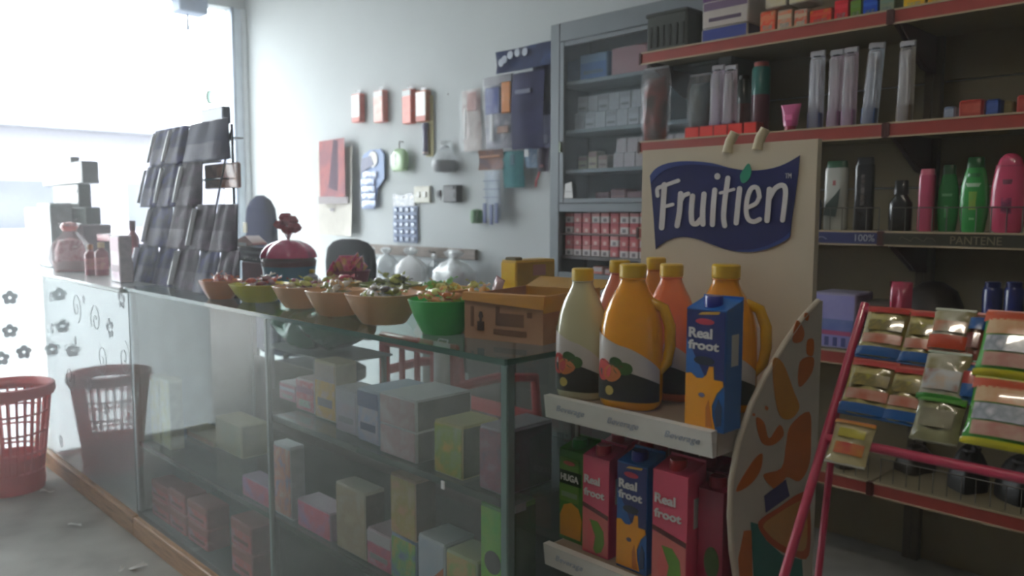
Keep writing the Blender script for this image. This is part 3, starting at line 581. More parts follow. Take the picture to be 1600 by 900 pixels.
# ------------------------------------------------------------------ goods on the white counter
W2 = .966
def wx(px, Y): return at(px, 430, Y=Y).x
Yw = 1.12
tw = [(86, 139, 350, 324, .07, (88, 94, 92)), (90, 129, 324, 288, .06, (92, 98, 96)), (74, 136, 288, 254, .08, (86, 90, 92)), (100, 120, 254, 245, .04, (96, 100, 100))]
zb = None
yT = 1.30
zbase = at(100, 350, Y=yT).z
st = gbox('pink_carton', 'tall pale pink and cream carton at the far left end of the white counter', 'carton', wx(44, 1.2), wx(64, 1.2), 1.2, W2, .1, at(50, 325, Y=1.2).z-W2, (226, 180, 170), front=[(236, 190, 180), (232, 220, 200)], accent=(225, 150, 140), style='cap')
gbox('grey_carton', 'grey-white carton between the pink carton and the gift basket', 'carton', wx(64, 1.18), wx(84, 1.18), 1.18, W2, .1, at(64, 318, Y=1.18).z-W2, (170, 178, 182), front=[(186, 196, 200), (150, 160, 168)], accent=(210, 216, 220), style='cap')
gbox('support_carton', 'large dim carton behind the gift basket, bottom of the carton tower', 'carton', wx(88, yT), wx(132, yT), yT, W2, .14, zbase-W2-.002, (140, 124, 130), front=[(150, 134, 140), (132, 116, 122)], accent=(190, 180, 185), style='none')
for k, (x0, x1, yb, yt, dd, c) in enumerate(tw):
    z0 = at((x0+x1)/2, yb, Y=yT).z; z1 = at((x0+x1)/2, yt, Y=yT).z
    gbox('stacked_carton', ('wide grey-green carton low in the carton tower above the gift basket', 'narrow grey carton in the middle of the carton tower', 'wide grey carton near the top of the carton tower', 'tiny grey box on the very top of the carton tower')[k], 'carton', wx(x0, yT), wx(x1, yT), yT, z0, dd, z1-z0-.002, c, front=[c, tuple(v+14 for v in c)], accent=tuple(v+20 for v in c), style='band')
gb_ = thing('gift_basket', 'cellophane-wrapped pink gift basket with red top on the white counter', 'gift basket', (wx(112, Yw+.06), Yw+.06, W2))
B().lathe([(.055, 0), (.07, .0), (.08, .05), (.075, .05), (.06, .006), (.001, .006)], 20).done('basket', mat((190, 150, 150), .5), gb_)
B().lathe([(.07, .05), (.068, .10), (.05, .15), (.001, .165)], 16).done('filling', pmat([(200, 90, 100), (226, 180, 185), (180, 60, 80), (232, 205, 205)], 22, .4), gb_)
B().lathe([(.075, .01), (.095, .06), (.085, .12), (.03, .19), (.022, .20), (.05, .235)], 14, caps=False, wave=.12, nw=7).done('cellophane', film((240, 235, 240), .3), gb_)
B().lathe([(.001, .19), (.03, .195), (.042, .215), (.03, .235), (.001, .24)], 14).done('bow', mat((226, 110, 105), .3, coat=.5), gb_)
def spray(name, label, cat, px, Y, h, r, c, capc, group=None, z=W2):
    o = thing(name, label, cat, (wx(px, Y), Y, z), 0, group)
    B().lathe([(r*.95, 0), (r, .006), (r, h*.68), (r*.7, h*.76), (r*.42, h*.8), (r*.42, h*.84)], 18).done('bottle', mat(c, .3, coat=.3), o)
    B().lathe([(r*.5, h*.83), (r*.5, h*.98), (r*.4, h)], 14).done('cap', mat(capc, .35), o)
    B().lathe([(r*1.015, h*.18), (r*1.015, h*.55)], 18, caps=False).done('label', pmat([c, tuple(min(255, v+40) for v in c), capc], 24, .4), o)
    return o
RB = 'small bottles and jars on the white counter'
spray('small_bottle', 'squat dull red jar right of the gift basket', 'bottle', 143, 1.17, .14, .026, (176, 100, 108), (200, 150, 110), RB)
spray('small_bottle', 'dull red jar with a cream lid beside the squat jar', 'bottle', 160, 1.20, .15, .030, (170, 96, 104), (216, 190, 150), RB)
gbox('flat_box', 'dark red small box lying on the jars left of the white pillar carton', 'box', wx(154, 1.24), wx(174, 1.24), 1.24, W2+.152, .06, .03, (150, 70, 84), front=[(160, 84, 96), (130, 60, 74)], accent=(180, 110, 110), style='none')
gbox('white_carton', 'tall white and pink narrow carton standing on the white counter', 'carton', wx(174, 1.12), wx(188, 1.12), 1.12, W2, .05, at(174, 368, Y=1.12).z-W2, (232, 220, 228), front=[(240, 226, 234), (234, 190, 210)], accent=(236, 180, 204), style='cap')
spray('small_bottle', 'mauve bottle between the white pillar carton and the wire rack', 'bottle', 200, 1.16, .12, .022, (150, 120, 136), (200, 190, 195), RB)
spray('small_bottle', 'taller red-brown bottle close to the wire rack lower left', 'bottle', 210, 1.24, .25, .026, (170, 104, 110), (120, 76, 90), RB)
spray('small_bottle', 'red bottle with dull cap behind the mauve bottle', 'bottle', 196, 1.30, .17, .026, (176, 92, 98), (150, 86, 96), RB)
# right of the wire rack
Y5 = 1.46
gbox('maroon_box', 'dull maroon box behind the orange bowl, right of the wire rack', 'box', wx(378, Y5), wx(420, Y5), Y5, CZ, .07, .085, (112, 62, 74), front=[(120, 70, 82), (92, 52, 66)], accent=(140, 80, 90), style='none')
gbox('dark_box', 'small black box lying on the maroon box beside the wire rack', 'box', wx(372, Y5), wx(412, Y5), Y5, CZ+.087, .06, .055, (44, 40, 52), front=[(52, 46, 58), (38, 36, 46)], accent=(120, 120, 130), style='band')
wd = thing('pink_wedge_pack', 'pale pink folded pack lying on top of the small black box', 'packet', (wx(388, Y5), Y5+.02, CZ+.144))
B().prism([(-.065, -.03, .0), (.065, -.03, .010), (.065, -.03, .016), (.0, -.03, .045), (-.065, -.03, .030)], (0, .06, 0)).done('sleeve', mat((226, 180, 176), .3, coat=.5), wd)
B().box((-.02, -.0315, .011), (.07, .002, .014)).done('print', mat((240, 236, 240), .3), wd)
gt = thing('gift_tub', 'blue tub wrapped in shiny pink cellophane with a red ribbon bow', 'gift', (wx(452, 1.50), 1.50, CZ))
B().lathe([(.085, 0), (.09, .0), (.098, .075), (.10, .08), (.092, .08), (.08, .006), (.001, .006)], 24).done('tub', mat((52, 120, 160), .3, coat=.3), gt)
B().lathe([(.099, .078), (.102, .10), (.09, .115), (.001, .118)], 24).done('band', mat((96, 50, 60), .4), gt)
B().grid(lambda u, v: (.10*math.cos(2*PI*u)*math.cos(PI*v/2)*(1+.06*math.sin(9*2*PI*u)), .10*math.sin(2*PI*u)*math.cos(PI*v/2)*(1+.06*math.sin(9*2*PI*u)), .112+.068*math.sin(PI*v/2)), 45, 10).done('wrap', mat((226, 70, 130), .12, coat=1., bump=.4, nscale=30), gt)
for k, (dx, dz, s) in enumerate(((-.06, .235, .020), (-.015, .262, .022), (.02, .25, .025), (.05, .225, .022), (0, .215, .02))):
    B().lathe([(.001, -s), (s*.8, -s*.5), (s, 0), (s*.6, s*.7), (.001, s*.8)], 10, (dx, 0, dz), wave=.3, nw=5).done('bow_loop', mat((176, 66, 80), .25, coat=.6), gt)
    B().tube([(0, 0, .175), (dx*.4, 0, .2), (dx, 0, dz-s*.6)], .0025, 6).done('ribbon', mat((200, 150, 160), .3), gt)
spray('small_bottle', 'little clear jar with yellow lid behind the first peach bowl', 'bottle', 488, 1.50, .075, .020, (170, 176, 190), (206, 190, 90), None, CZ)

# ------------------------------------------------------------------ chairs behind the counter
ch = thing('swivel_chair', 'black rounded-back swivel chair behind the sweet bowls', 'chair', (at(534, 400, Y=2.2).x, 2.25, 0), PI)
bk = mat((34, 36, 44), .8, spec=.12)
hz = at(534, 374, Y=2.2).z
B().sq([(hz-.5, .17, .03), (hz-.45, .20, .04), (hz-.12, .21, .045), (hz-.05, .19, .045), (hz-.015, .14, .035), (hz, .07, .02)], 28, 3).done('backrest', bk, ch)
B().sq([(.42, .20, .20), (.44, .23, .23), (.49, .23, .23), (.51, .2, .2)], 28, 4, (0, .24)).done('seat', bk, ch)
B().tube([(0, .02, hz-.45), (0, .03, .46), (0, .2, .42)], .02).done('back_bar', blk, ch)
B().lathe([(.03, .06), (.03, .42)], 12, (0, .24, 0)).done('column', blk, ch)
for k in range(5):
    a = 2*PI*k/5; l = B().tube([(0, .24, .09), (.27*math.cos(a), .24+.27*math.sin(a), .06)], [.025, .015]).done('leg', blk, ch)
    B().lathe([(.001, 0), (.02, .004), (.025, .025), (.02, .046), (.001, .05)], 10, (.27*math.cos(a), .24+.27*math.sin(a), 0)).done('castor', blk, l)
tc_ = thing('high_back_chair', 'navy high-backed chair with arched top at the far end of the counter', 'chair', (at(396, 360, Y=2.2).x, 2.25, 0))
hz = at(396, 305, Y=2.2).z; nv = mat((24, 30, 70), .85, spec=.08)
B().sq([(.45, .18, .03), (.55, .19, .04), (hz-.16, .165, .045), (hz-.08, .145, .045), (hz-.03, .10, .035), (hz, .03, .015)], 28, 2.6).done('backrest', nv, tc_)
B().sq([(.40, .2, .2), (.43, .23, .23), (.47, .23, .23), (.49, .2, .2)], 24, 4, (0, .24)).done('seat', nv, tc_)
B().box((-.11, -.048, hz-.19), (.05, .006, .06), bev=.002).done('badge', mat((120, 110, 60), .4), tc_)
for sx in (-1, 1):
    for y in (.04, .43): B().tube([(sx*.18, y, .42), (sx*.2, y, 0)], [.018, .014]).done('leg', blk, tc_)
rc = thing('plastic_chair', 'red plastic chair behind the glass case, seen through its panes', 'chair', (at(668, 600, Y=1.95).x, 1.9, 0), .0)
rp = mat((190, 44, 50), .35, coat=.3)
for sx in (-1, 1):
    B().box((sx*.22, .0, .56), (.045, .03, .40), bev=.006).done('back_post', rp, rc)
    B().tube([(sx*.225, 0, .60), (sx*.24, .2, .61), (sx*.235, .42, .58), (sx*.235, .44, .4)], .02).done('armrest', rp, rc)
    for y in (.0, .42): B().tube([(sx*.21, y, .42), (sx*.24, y+(-.04 if y == 0 else .04), 0)], [.026, .018]).done('leg', rp, rc)
B().box((0, 0, .735), (.49, .03, .055), bev=.008).done('top_rail', rp, rc)
for x in (-.1, 0, .1): B().box((x, 0, .58), (.03, .014, .27), bev=.004).done('back_slat', rp, rc)
B().box((0, .21, .42), (.46, .46, .03), bev=.008).done('seat', rp, rc)
wbg = thing('white_bag', 'white folded bag hanging on the top rail of the red chair', 'bag', (at(694, 565, Y=1.88).x, 1.868, .60))
B().pillow((0, 0, 0), .10, .17, .02, 8, 8, .004).done('cloth', mat((226, 226, 228), .6), wbg)
B().tube([(-.03, 0, .165), (-.025, .01, .18), (.025, .01, .18), (.03, 0, .165)], .003).done('strap', mat((226, 226, 228), .6), wbg)
# ------------------------------------------------------------------ things hanging on the back wall
def wpt(px, py, dy=0.): return at(px, py, Y=WY-dy)
def wbox(x0, x1, y0, y1, dy):
    """front rectangle on the plane dy before the wall -> X0, X1, zbottom, ztop"""
    a = at(x0, y0, Y=WY-dy); c = at(x1, y1, Y=WY-dy); m_ = at((x0+x1)/2, y1, Y=WY-dy); t_ = at((x0+x1)/2, y0, Y=WY-dy)
    return a.x, c.x, m_.z, t_.z
def hook(parent, x, y, z, l=.02):
    B().tube([(x, y+l, z), (x, y, z), (x, y-.004, z-.006)], .0022, 6).done('nail', mat((120, 120, 125), .4, .7), parent)
redw = ((224, 120, 104), (236, 170, 158))
# small red and white boxed packs
for k, (x0, x1, y0, y1, c, fr, lb) in enumerate((
    (549, 562, 147, 191, (216, 120, 108), [(236, 236, 236), (245, 245, 245)], 'small white-faced red pack on the wall, leftmost of the upper row'),
    (583, 598, 142, 191, (226, 140, 128), [(232, 150, 138), (238, 205, 198)], 'small pink-red pack hung on the wall, second in the upper row'),
    (628, 642, 140, 193, (210, 110, 92), [(214, 112, 96), (224, 140, 124)], 'slim red pack with white header hung on the wall, third in the upper row'),
    (649, 665, 142, 190, (206, 130, 86), [(244, 246, 246), (236, 240, 240)], 'white-faced red pack on the wall directly above a purple torch'))):
    dd = .045; X0, X1, z0, z1 = wbox(x0, x1, y0, y1, dd)
    t = gbox('hanging_pack', lb, 'packet', X0, X1, WY-dd, z0, dd-.002, z1-z0, c, front=fr, side=[c, tuple(int(v*.92) for v in c)], accent=(238, 240, 240) if k != 0 else (214, 110, 96), style='none', group='red and white packs on the wall')
    W = X1-X0; H = z1-z0
    B().box((0, -.0014, H*(.1 if k in (0, 3) else .9)), (W*.94, .001, H*.18)).done('end_print', mat((222, 116, 100) if k in (0, 3) else (244, 244, 244), .4), t)
    B().box((0, dd*.5, H+.012), (W*.5, .003, .024), bev=.002).done('hang_tab', film(cover=.5), t); hook(t, 0, dd*.5-.01, H+.02)
X0, X1, z0, z1 = wbox(657, 668, 192, 242, .04)
t = thing('torch', 'purple-grey torch on a yellow card hanging below the white-faced pack', 'torch', ((X0+X1)/2, WY-.03, z0))
B().lathe([(.016, 0), (.019, .004), (.019, .02), (.015, .03), (.015, (z1-z0)*.75), (.02, (z1-z0)*.85), (.02, z1-z0)], 16).done('barrel', mat((110, 106, 136), .35, coat=.3), t)
B().lathe([(.0195, .006), (.0195, .018)], 16, caps=False).done('ring', mat((225, 205, 200), .3), t)
B().box((.018, .018, (z1-z0)*.9), (.075, .003, (z1-z0)*1.9), bev=.002).done('card', mat((196, 186, 130), .6), t)
# calendar with red picture, curling away from the wall
X0, X1, z0, z1 = wbox(490, 554, 232, 368, .03)
cal = thing('wall_calendar', 'large white wall calendar curling at its right edge, under a red picture sheet', 'calendar', ((X0+X1)/2, WY-.03, z0)); W = X1-X0; H = z1-z0
B().grid(lambda u, v: ((u-.5)*W-.06*max(0, .18-v)*max(0, u-.5), .026-.05*u**4*(1-.3*v)-.0, v*H), 12, 10).grid(lambda u, v: ((u-.5)*W-.06*max(0, .18-v)*max(0, u-.5), .0275-.05*u**4*(1-.3*v), v*H), 12, 10).done('sheet', mat((206, 202, 194), .8, spec=.1), cal)
Xa, Xb, za, zb_ = wbox(496, 543, 218, 308, .05)
B().grid(lambda u, v: ((Xa+Xb)/2-(X0+X1)/2+(u-.5)*(Xb-Xa), -.018+.01*math.sin(3*u+1)-.012*u, za-z0+v*(zb_-za)), 8, 8).done('picture', pmat([(176, 122, 128), (160, 116, 124), (190, 126, 126), (166, 110, 120)], 5, .8, 0, spec=.1), cal)
B().box(((Xa+Xb)/2-(X0+X1)/2+.05, -.026, za-z0+(zb_-za)*.55), ((Xb-Xa)*.3, .003, (zb_-za)*.85), M=Matrix.Rotation(.22, 3, 'Y')).done('dark_print', mat((112, 94, 108), .8, spec=.1), cal)
B().box(((Xa+Xb)/2-(X0+X1)/2, -.018, za-z0-.02), ((Xb-Xa)*1.02, .003, .05)).done('grey_strip', mat((140, 130, 134), .5), cal)
B().box((-W*.1, .017, H*.3), (.05, .003, .02)).done('print_mark', mat((130, 122, 130), .5), cal)
hook(cal, 0, -.0, H*.98)
# blue strip of sachets in a clear sleeve
X0, X1, z0, z1 = wbox(563, 600, 234, 326, .03); W = X1-X0; H = z1-z0
sst = thing('sachet_strip', 'blue strip of sachets with a rounded top hanging beside the white calendar', 'sachet strip', ((X0+X1)/2, WY-.03, z0))
B().prism([(-W*.5, .012, H*.0), (W*.05, .012, 0), (W*.2, .012, H*.35), (W*.5, .012, H*.5), (W*.5, .012, H*.9), (W*.35, .012, H*1.0), (-.1*W, .012, H*1.0), (-W*.4, .012, H*.93), (-W*.5, .012, H*.78)], (0, -.008, 0)).done('card', mat((120, 150, 200), .4), sst)
B().lathe([(W*.2, -.004), (W*.2, .004)], 20).done('white_disc', mat((226, 224, 220), .4), sst, loc=(W*.05, .002, H*.84)).rotation_euler = (PI/2, 0, 0)
for k in range(5):
    B().pillow((-W*.14-.004*k+(.03 if k == 4 else 0), -.006, H*(.02+.125*k)), W*.62, H*.115, .014, 8, 6, .002, k).done('sachet', pmat([(150, 176, 222), (110, 140, 200), (210, 220, 240)], 26, .15, .9), sst)
B().prism([(-W*.46, -.001, H*.62), (W*.1, -.001, H*.75), (-W*.05, -.001, H*.9), (-W*.42, -.001, H*.86)], (0, -.003, 0)).done('dark_print', mat((80, 84, 130), .3), sst)
hook(sst, .02, -.0, H*.98)
# green rounded pack on a black hook
X0, X1, z0, z1 = wbox(611, 638, 232, 268, .04); W = X1-X0; H = z1-z0
gp = thing('green_pack', 'small pale green pouch hanging on a black hook above the blue price sheet', 'pouch', ((X0+X1)/2, WY-.04, z0))
B().sq([(0, W*.3, .014), (.008, W*.42, .024), (H*.4, W*.47, .030), (H*.75, W*.44, .026), (H*.95, W*.28, .014), (H, W*.12, .006)], 22, 2.6).done('pouch', mat((176, 212, 160), .25, coat=.8), gp)
B().box((-W*.18, -.0285, H*.5), (W*.3, .004, H*.5), bev=.0015).done('white_label', mat((238, 244, 240), .3), gp)
B().tube([(.0, .03, H*1.3), (0, 0, H*1.3), (0, 0, H)], .004).done('hook', mat((50, 50, 55), .5), gp)
# clear bag with dark beads
X0, X1, z0, z1 = wbox(681, 710, 222, 270, .04); W = X1-X0; H = z1-z0
kb = thing('clear_bag', 'small clear bag of dark goods hanging right of the green pouch', 'bag', ((X0+X1)/2, WY-.04, z0))
B().lathe([(.001, 0), (W*.36, .006), (W*.44, H*.22), (W*.4, H*.4), (.001, H*.44)], 18).done('contents', mat((78, 80, 86), .4, var=.4, nscale=60), kb)
B().lathe([(.001, -.003), (W*.4, .002), (W*.48, H*.22), (W*.42, H*.5), (W*.16, H*.8), (W*.12, H*.9), (W*.2, H*1.05)], 18, caps=False, wave=.1).done('plastic', film(cover=.3), kb)
B().lathe([(W*.15, H*.8), (W*.16, H*.84), (W*.15, H*.88)], 12).done('tie', mat((225, 228, 232), .4), kb); hook(kb, 0, 0, H)
# blue sheet of blister sachets with torn silver head
X0, X1, z0, z1 = wbox(613, 651, 322, 379, .02); W = X1-X0; H = z1-z0
bs = thing('blister_sheet', 'hanging sheet of blue blister pockets with a torn silver top, below the socket', 'blister sheet', ((X0+X1)/2, WY-.02, z0))
B().box((0, .008, H/2), (W, .004, H), bev=.001).done('sheet', mat((96, 120, 162), .4), bs)
B().prism([(-W*.5, .006, H), (-W*.5, .006, H*1.34), (-W*.1, .006, H*1.29), (W*.3, .006, H*1.38), (W*.36, .006, H*1.3), (W*.4, .006, H)], (0, .003, 0)).done('silver_head', pmat([(180, 186, 196), (120, 126, 140), (226, 228, 232)], 30, .25, .6), bs)
for r_ in range(5):
    for c_ in range(4):
        B().box((-W*.36+c_*W*.24, .002, H*(.1+.2*r_)), (W*.17, .012, H*.13), bev=.006).done('blister', mat((130, 152, 190) if (r_+c_) % 3 else (104, 126, 168), .15, coat=.8), bs)
B().box((0, .004, H*.49), (W*.98, .006, H*.03)).done('fold_line', mat((150, 170, 205), .4), bs); hook(bs, 0, -.004, H*1.25)
# sockets
def plate(name, label, cat, x0, x1, y0, y1, th, c, group=None):
    X0, X1, z0, z1 = wbox(x0, x1, y0, y1, th); t = thing(name, label, cat, ((X0+X1)/2, WY-th, z0), 0, group)
    B().box((0, th/2, (z1-z0)/2), (X1-X0, th, z1-z0), bev=.004).done('cover', mat(c, .35), t); return t, X1-X0, z1-z0
t, W, H = plate('wall_switch', 'cream wall switch plate right of the torn silver sheet', 'switch', 646, 671, 291, 317, .02, (224, 222, 208))
for sx in (-1, 1): B().box((sx*W*.2, -.002, H*.5), (W*.25, .01, H*.35), bev=.002).done('rocker', mat((236, 236, 230), .3), t)
B().lathe([(.003, 0), (.003, .003)], 8).done('screw', alu, t).location = (0, 0, H*.9)
t, W, H = plate('small_switch', 'tiny grey switch on the wall left of the black charger', 'switch', 681, 687, 297, 309, .012, (120, 124, 132))
B().box((0, -.002, H*.5), (W*.5, .006, H*.5), bev=.001).done('rocker', mat((90, 92, 100), .4), t)
t, W, H = plate('charger', 'black plug-in charger on the wall below the clear bag', 'charger', 692, 713, 289, 316, .05, (58, 60, 66))
B().box((0, -.002, H*.85), (W*.7, .012, H*.2), bev=.003).done('top_cap', mat((80, 82, 88), .4), t)
B().box((W*.2, -.001, H*.4), (W*.3, .004, H*.3), bev=.001).done('label', mat((84, 86, 94), .5), t)
X0, X1, z0, z1 = wbox(736, 751, 327, 349, .03); W = X1-X0; H = z1-z0
t = thing('green_sponge', 'small green roll hanging low on the wall beside the blue comb card', 'roll', ((X0+X1)/2, WY-.025, z0))
B().lathe([(W*.25, 0), (W*.42, .006), (W*.45, H*.5), (W*.4, H*.9), (W*.2, H)], 16).done('roll', mat((120, 164, 120), .5), t)
B().box((W*.1, -.022, H*.5), (W*.5, .006, H*.6), bev=.002).done('label', mat((90, 130, 84), .4), t); hook(t, 0, 0, H)
t = thing('wall_nail', 'lone dark nail in the bare wall right of the red and white packs', 'nail', tuple(wpt(700, 147, .001)))
B().lathe([(.006, 0), (.006, .003), (.002, .004), (.002, .02)], 8).done('shank', mat((90, 84, 80), .5), t).rotation_euler = (-PI/2, 0, 0)

# cluster of hanging cards beside the cabinet
def card(name, label, x0, x1, y0, y1, dy, cols, scale=12, header=None, group='cards and pouches hanging beside the cabinet', film_=False, blobs=(), cat='hanging card', seed=0, tilt=0.):
    X0, X1, z0, z1 = wbox(x0, x1, y0, y1, dy); W = X1-X0; H = z1-z0
    t = thing(name, label, cat, ((X0+X1)/2, WY-dy, z0), 0, group)
    if tilt: t.rotation_euler = (0, tilt, 0)
    B().grid(lambda u, v: ((u-.5)*W, .006*math.sin(5*u+seed)+.006*math.sin(4*v+seed), v*H), 8, 8).grid(lambda u, v: ((u-.5)*W, .003+.006*math.sin(5*u+seed)+.006*math.sin(4*v+seed), v*H), 8, 8).done('card', pmat(cols, scale, .6, 0, spec=.12), t)
    if header: B().box((0, -.008, H*.94), (W*.98, .004, H*.11), bev=.001).done('header', mat(header, .4), t)
    for k, (u, v, du, dv, c, th) in enumerate(blobs):
        B().box(((u-.5)*W, -.008-th/2, v*H), (du*W, th, dv*H), bev=min(th*.4, .004)).done('insert', mat(c, .5, spec=.2), t)
    if film_:
        B().grid(lambda u, v: ((u-.5)*W*.98, -.02-.016*math.sin(PI*u)-.006*math.sin(13*u+seed)*math.sin(11*v), v*H*.98), 10, 12).done('clear_sleeve', film((235, 238, 244), .12, .12, .6), t)
    hook(t, 0, -.004, H*.97, dy*.6); return t
t = card('printed_board', 'wide dark blue board with a row of pale discs, topmost beside the cabinet', 775, 862, 73, 108, .14, [(56, 72, 116), (44, 54, 90), (74, 104, 160)], 6, cat='board')
for k, px in enumerate((783, 788, 797, 808, 820)):
    p = at(px, (98, 93, 86, 82, 81)[k], Y=WY-.155); B().lathe([(.020, -.002), (.020, .002)], 16).done('disc_print', mat((170, 180, 196), .4), t, loc=p-t.location).rotation_euler = (PI/2, 0, 0)
card('toy_card', 'see-through card of wire-thin white items, leftmost of the hanging cluster', 722, 752, 140, 236, .04, [(196, 186, 184), (214, 208, 206), (176, 150, 150)], 9, film_=True, seed=1, blobs=((.25, .45, .12, .5, (240, 240, 240), .01), (.6, .8, .5, .3, (190, 150, 146), .006)))
card('blade_card', 'dark-topped card of blue and orange blades in clear plastic', 757, 802, 118, 232, .10, [(176, 176, 186), (120, 124, 140), (200, 196, 196)], 10, header=(60, 58, 76), film_=True, seed=2, blobs=((.36, .66, .5, .36, (44, 66, 146), .012), (.82, .68, .3, .42, (226, 140, 50), .012), (.3, .3, .12, .4, (230, 232, 236), .008), (.7, .25, .4, .1, (150, 110, 90), .008)))
card('dark_pouch', 'large navy pouch hanging in the middle of the cluster', 800, 848, 112, 232, .13, [(34, 36, 70), (44, 46, 86), (60, 62, 104)], 7, seed=3, cat='pouch', blobs=((.4, .75, .5, .06, (120, 124, 150), .006),))
card('dark_pouch', 'black-blue pouch hanging against the cabinet side, behind the navy pouch', 832, 861, 100, 180, .085, [(40, 42, 70), (54, 56, 84), (76, 78, 100)], 9, seed=4, cat='pouch', blobs=((.5, .6, .2, .5, (92, 94, 112), .006),))
card('lilac_pouch', 'pale lilac pouch at the lower right of the hanging cluster', 834, 861, 160, 232, .055, [(120, 122, 160), (140, 142, 176), (104, 104, 140)], 8, seed=5, cat='pouch', blobs=((.6, .2, .6, .2, (180, 182, 200), .006),))
card('brown_pouch', 'grey-brown pouch hanging under the blade card', 748, 787, 234, 265, .06, [(110, 104, 120), (150, 116, 104), (90, 96, 120)], 10, seed=6, cat='pouch', blobs=((.5, .65, .8, .12, (170, 120, 90), .005),))
t = card('comb_card', 'narrow card of blue combs below the grey-brown pouch', 757, 782, 267, 342, .05, [(196, 206, 214), (176, 188, 200), (206, 212, 220)], 9, seed=7)
W = .1; X0, X1, z0, z1 = wbox(757, 782, 267, 342, .05)
for k in range(3): B().box((0, -.012, (z1-z0)*(.45+.17*k)), ((X1-X0)*.96, .004, (z1-z0)*.02)).done('card_line', mat((96, 112, 150), .4), t)
for k, x in enumerate((-.35, .05, .38)):
    B().box((x*(X1-X0), -.016, (z1-z0)*(.12-.03*(k == 1))), ((X1-X0)*.2, .008, (z1-z0)*.42), bev=.002).done('comb', mat((58, 78, 136), .3), t)
card('teal_notebook', 'teal notebook hanging below the navy pouch', 785, 818, 236, 293, .06, [(58, 128, 132), (48, 112, 118), (70, 140, 142)], 8, seed=8, cat='notebook', blobs=((.55, .75, .2, .3, (40, 90, 104), .006),))
card('key_card', 'small white and blue card beside the teal notebook', 820, 838, 224, 262, .05, [(190, 205, 220), (120, 150, 180), (230, 236, 240)], 20, seed=9, blobs=((.3, .6, .4, .3, (236, 240, 242), .006),))
t = thing('red_ribbon', 'thin red ribbon dangling beside the small white and blue card', 'ribbon', tuple(at(837, 292, Y=WY-.05)))
B().tube([(0, 0, 0), (.008, -.004, .03), (.02, 0, .06), (.026, .01, .10)], [.004, .006, .006, .003], 8).done('strip', mat((200, 60, 70), .4), t)
B().lathe([(.008, .096), (.01, .104), (.003, .112)], 10, (.026, .01, 0)).done('clip', mat((130, 110, 120), .4), t); hook(t, .026, .008, .11, .03)
card('dark_strap', 'dark plum strap hanging lowest against the cabinet edge', 842, 856, 225, 268, .06, [(70, 64, 80), (84, 74, 90)], 12, seed=10, cat='strap', blobs=((.5, .2, .5, .1, (120, 70, 76), .006),))

# wooden rail with knotted bags of rice
X0, X1 = at(570, 392, Y=WY-.02).x, at(743, 398, Y=WY-.02).x
zr_ = at(650, 393, Y=WY-.02).z
rl = thing('wooden_rail', 'grey wooden rail fixed low on the wall, carrying knotted plastic bags', 'rail', ((X0+X1)/2, WY-.022, zr_-.03))
B().box((0, .011, .03), (X1-X0, .022, .06), bev=.003).done('board', pmat([(150, 138, 128), (130, 118, 110), (164, 152, 142)], 6, .7, 0, stretch=(1, 8, 8)), rl)
for px in (580, 604, 643, 676, 709): B().tube([(at(px, 392, Y=WY-.05).x-(X0+X1)/2, .0, .03), (at(px, 392, Y=WY-.05).x-(X0+X1)/2, -.05, .034), (at(px, 392, Y=WY-.05).x-(X0+X1)/2, -.055, .045)], .003, 6).done('peg', mat((110, 110, 112), .4, .6), rl)
def ricebag(px, y0, y1, wpx, dy, c, label, seed=0):
    p = at(px, y1, Y=WY-dy); zt = at(px, y0, Y=WY-dy).z; H = zt-p.z; r = (at(px+wpx/2, y1, Y=WY-dy).x-at(px-wpx/2, y1, Y=WY-dy).x)/2
    t = thing('plastic_bag', label, 'bag', (p.x, WY-dy, p.z), 0, 'knotted bags on the wall rail'); d_ = min(r*.7, dy-.03)/r
    def ring(R, z, wob): return [(R*math.cos(a)*(1+wob*math.sin(5*a+seed)), R*math.sin(a)*d_*(1+wob*math.sin(4*a+seed)), z) for a in [2*PI*i/26 for i in range(26)]]
    b = B().loft([ring(r*.4, .0, .05), ring(r*.85, H*.05, .06), ring(r, H*.25, .07), ring(r*.95, H*.45, .1), ring(r*.6, H*.63, .18), ring(r*.22, H*.74, .15), ring(r*.15, H*.79, .05)])
    b.done('sack', mat(c, .25, coat=.6, bump=.08, nscale=22, var=.03), t)
    B().loft([ring(r*.16, H*.77, .05), ring(r*.34, H*.83, .2), ring(r*.42, H*.92, .3), ring(r*.2, H, .3)]).done('knot', mat((236, 240, 242), .2, coat=1., bump=.4, nscale=40), t)
    B().tube([(r*.13*math.cos(a), r*.13*math.sin(a)*d_, H*.78) for a in [2*PI*i/12 for i in range(13)]], .0035, 6).done('tie', mat((226, 230, 232), .4), t)
ricebag(580, 386, 424, 22, .09, (222, 228, 230), 'small knotted clear bag at the left end of the wall rail', 1)
ricebag(604, 386, 432, 32, .10, (216, 224, 226), 'knotted clear bag second from the left on the wall rail', 2)
ricebag(642, 386, 442, 40, .11, (246, 248, 250), 'bright white knotted bag in the middle of the wall rail', 3)
ricebag(678, 396, 440, 16, .06, (150, 160, 166), 'dull grey knotted bag between the bright white bag and the right bag', 4)
ricebag(708, 390, 450, 56, .12, (226, 232, 234), 'widest knotted clear bag at the right end of the wall rail', 5)

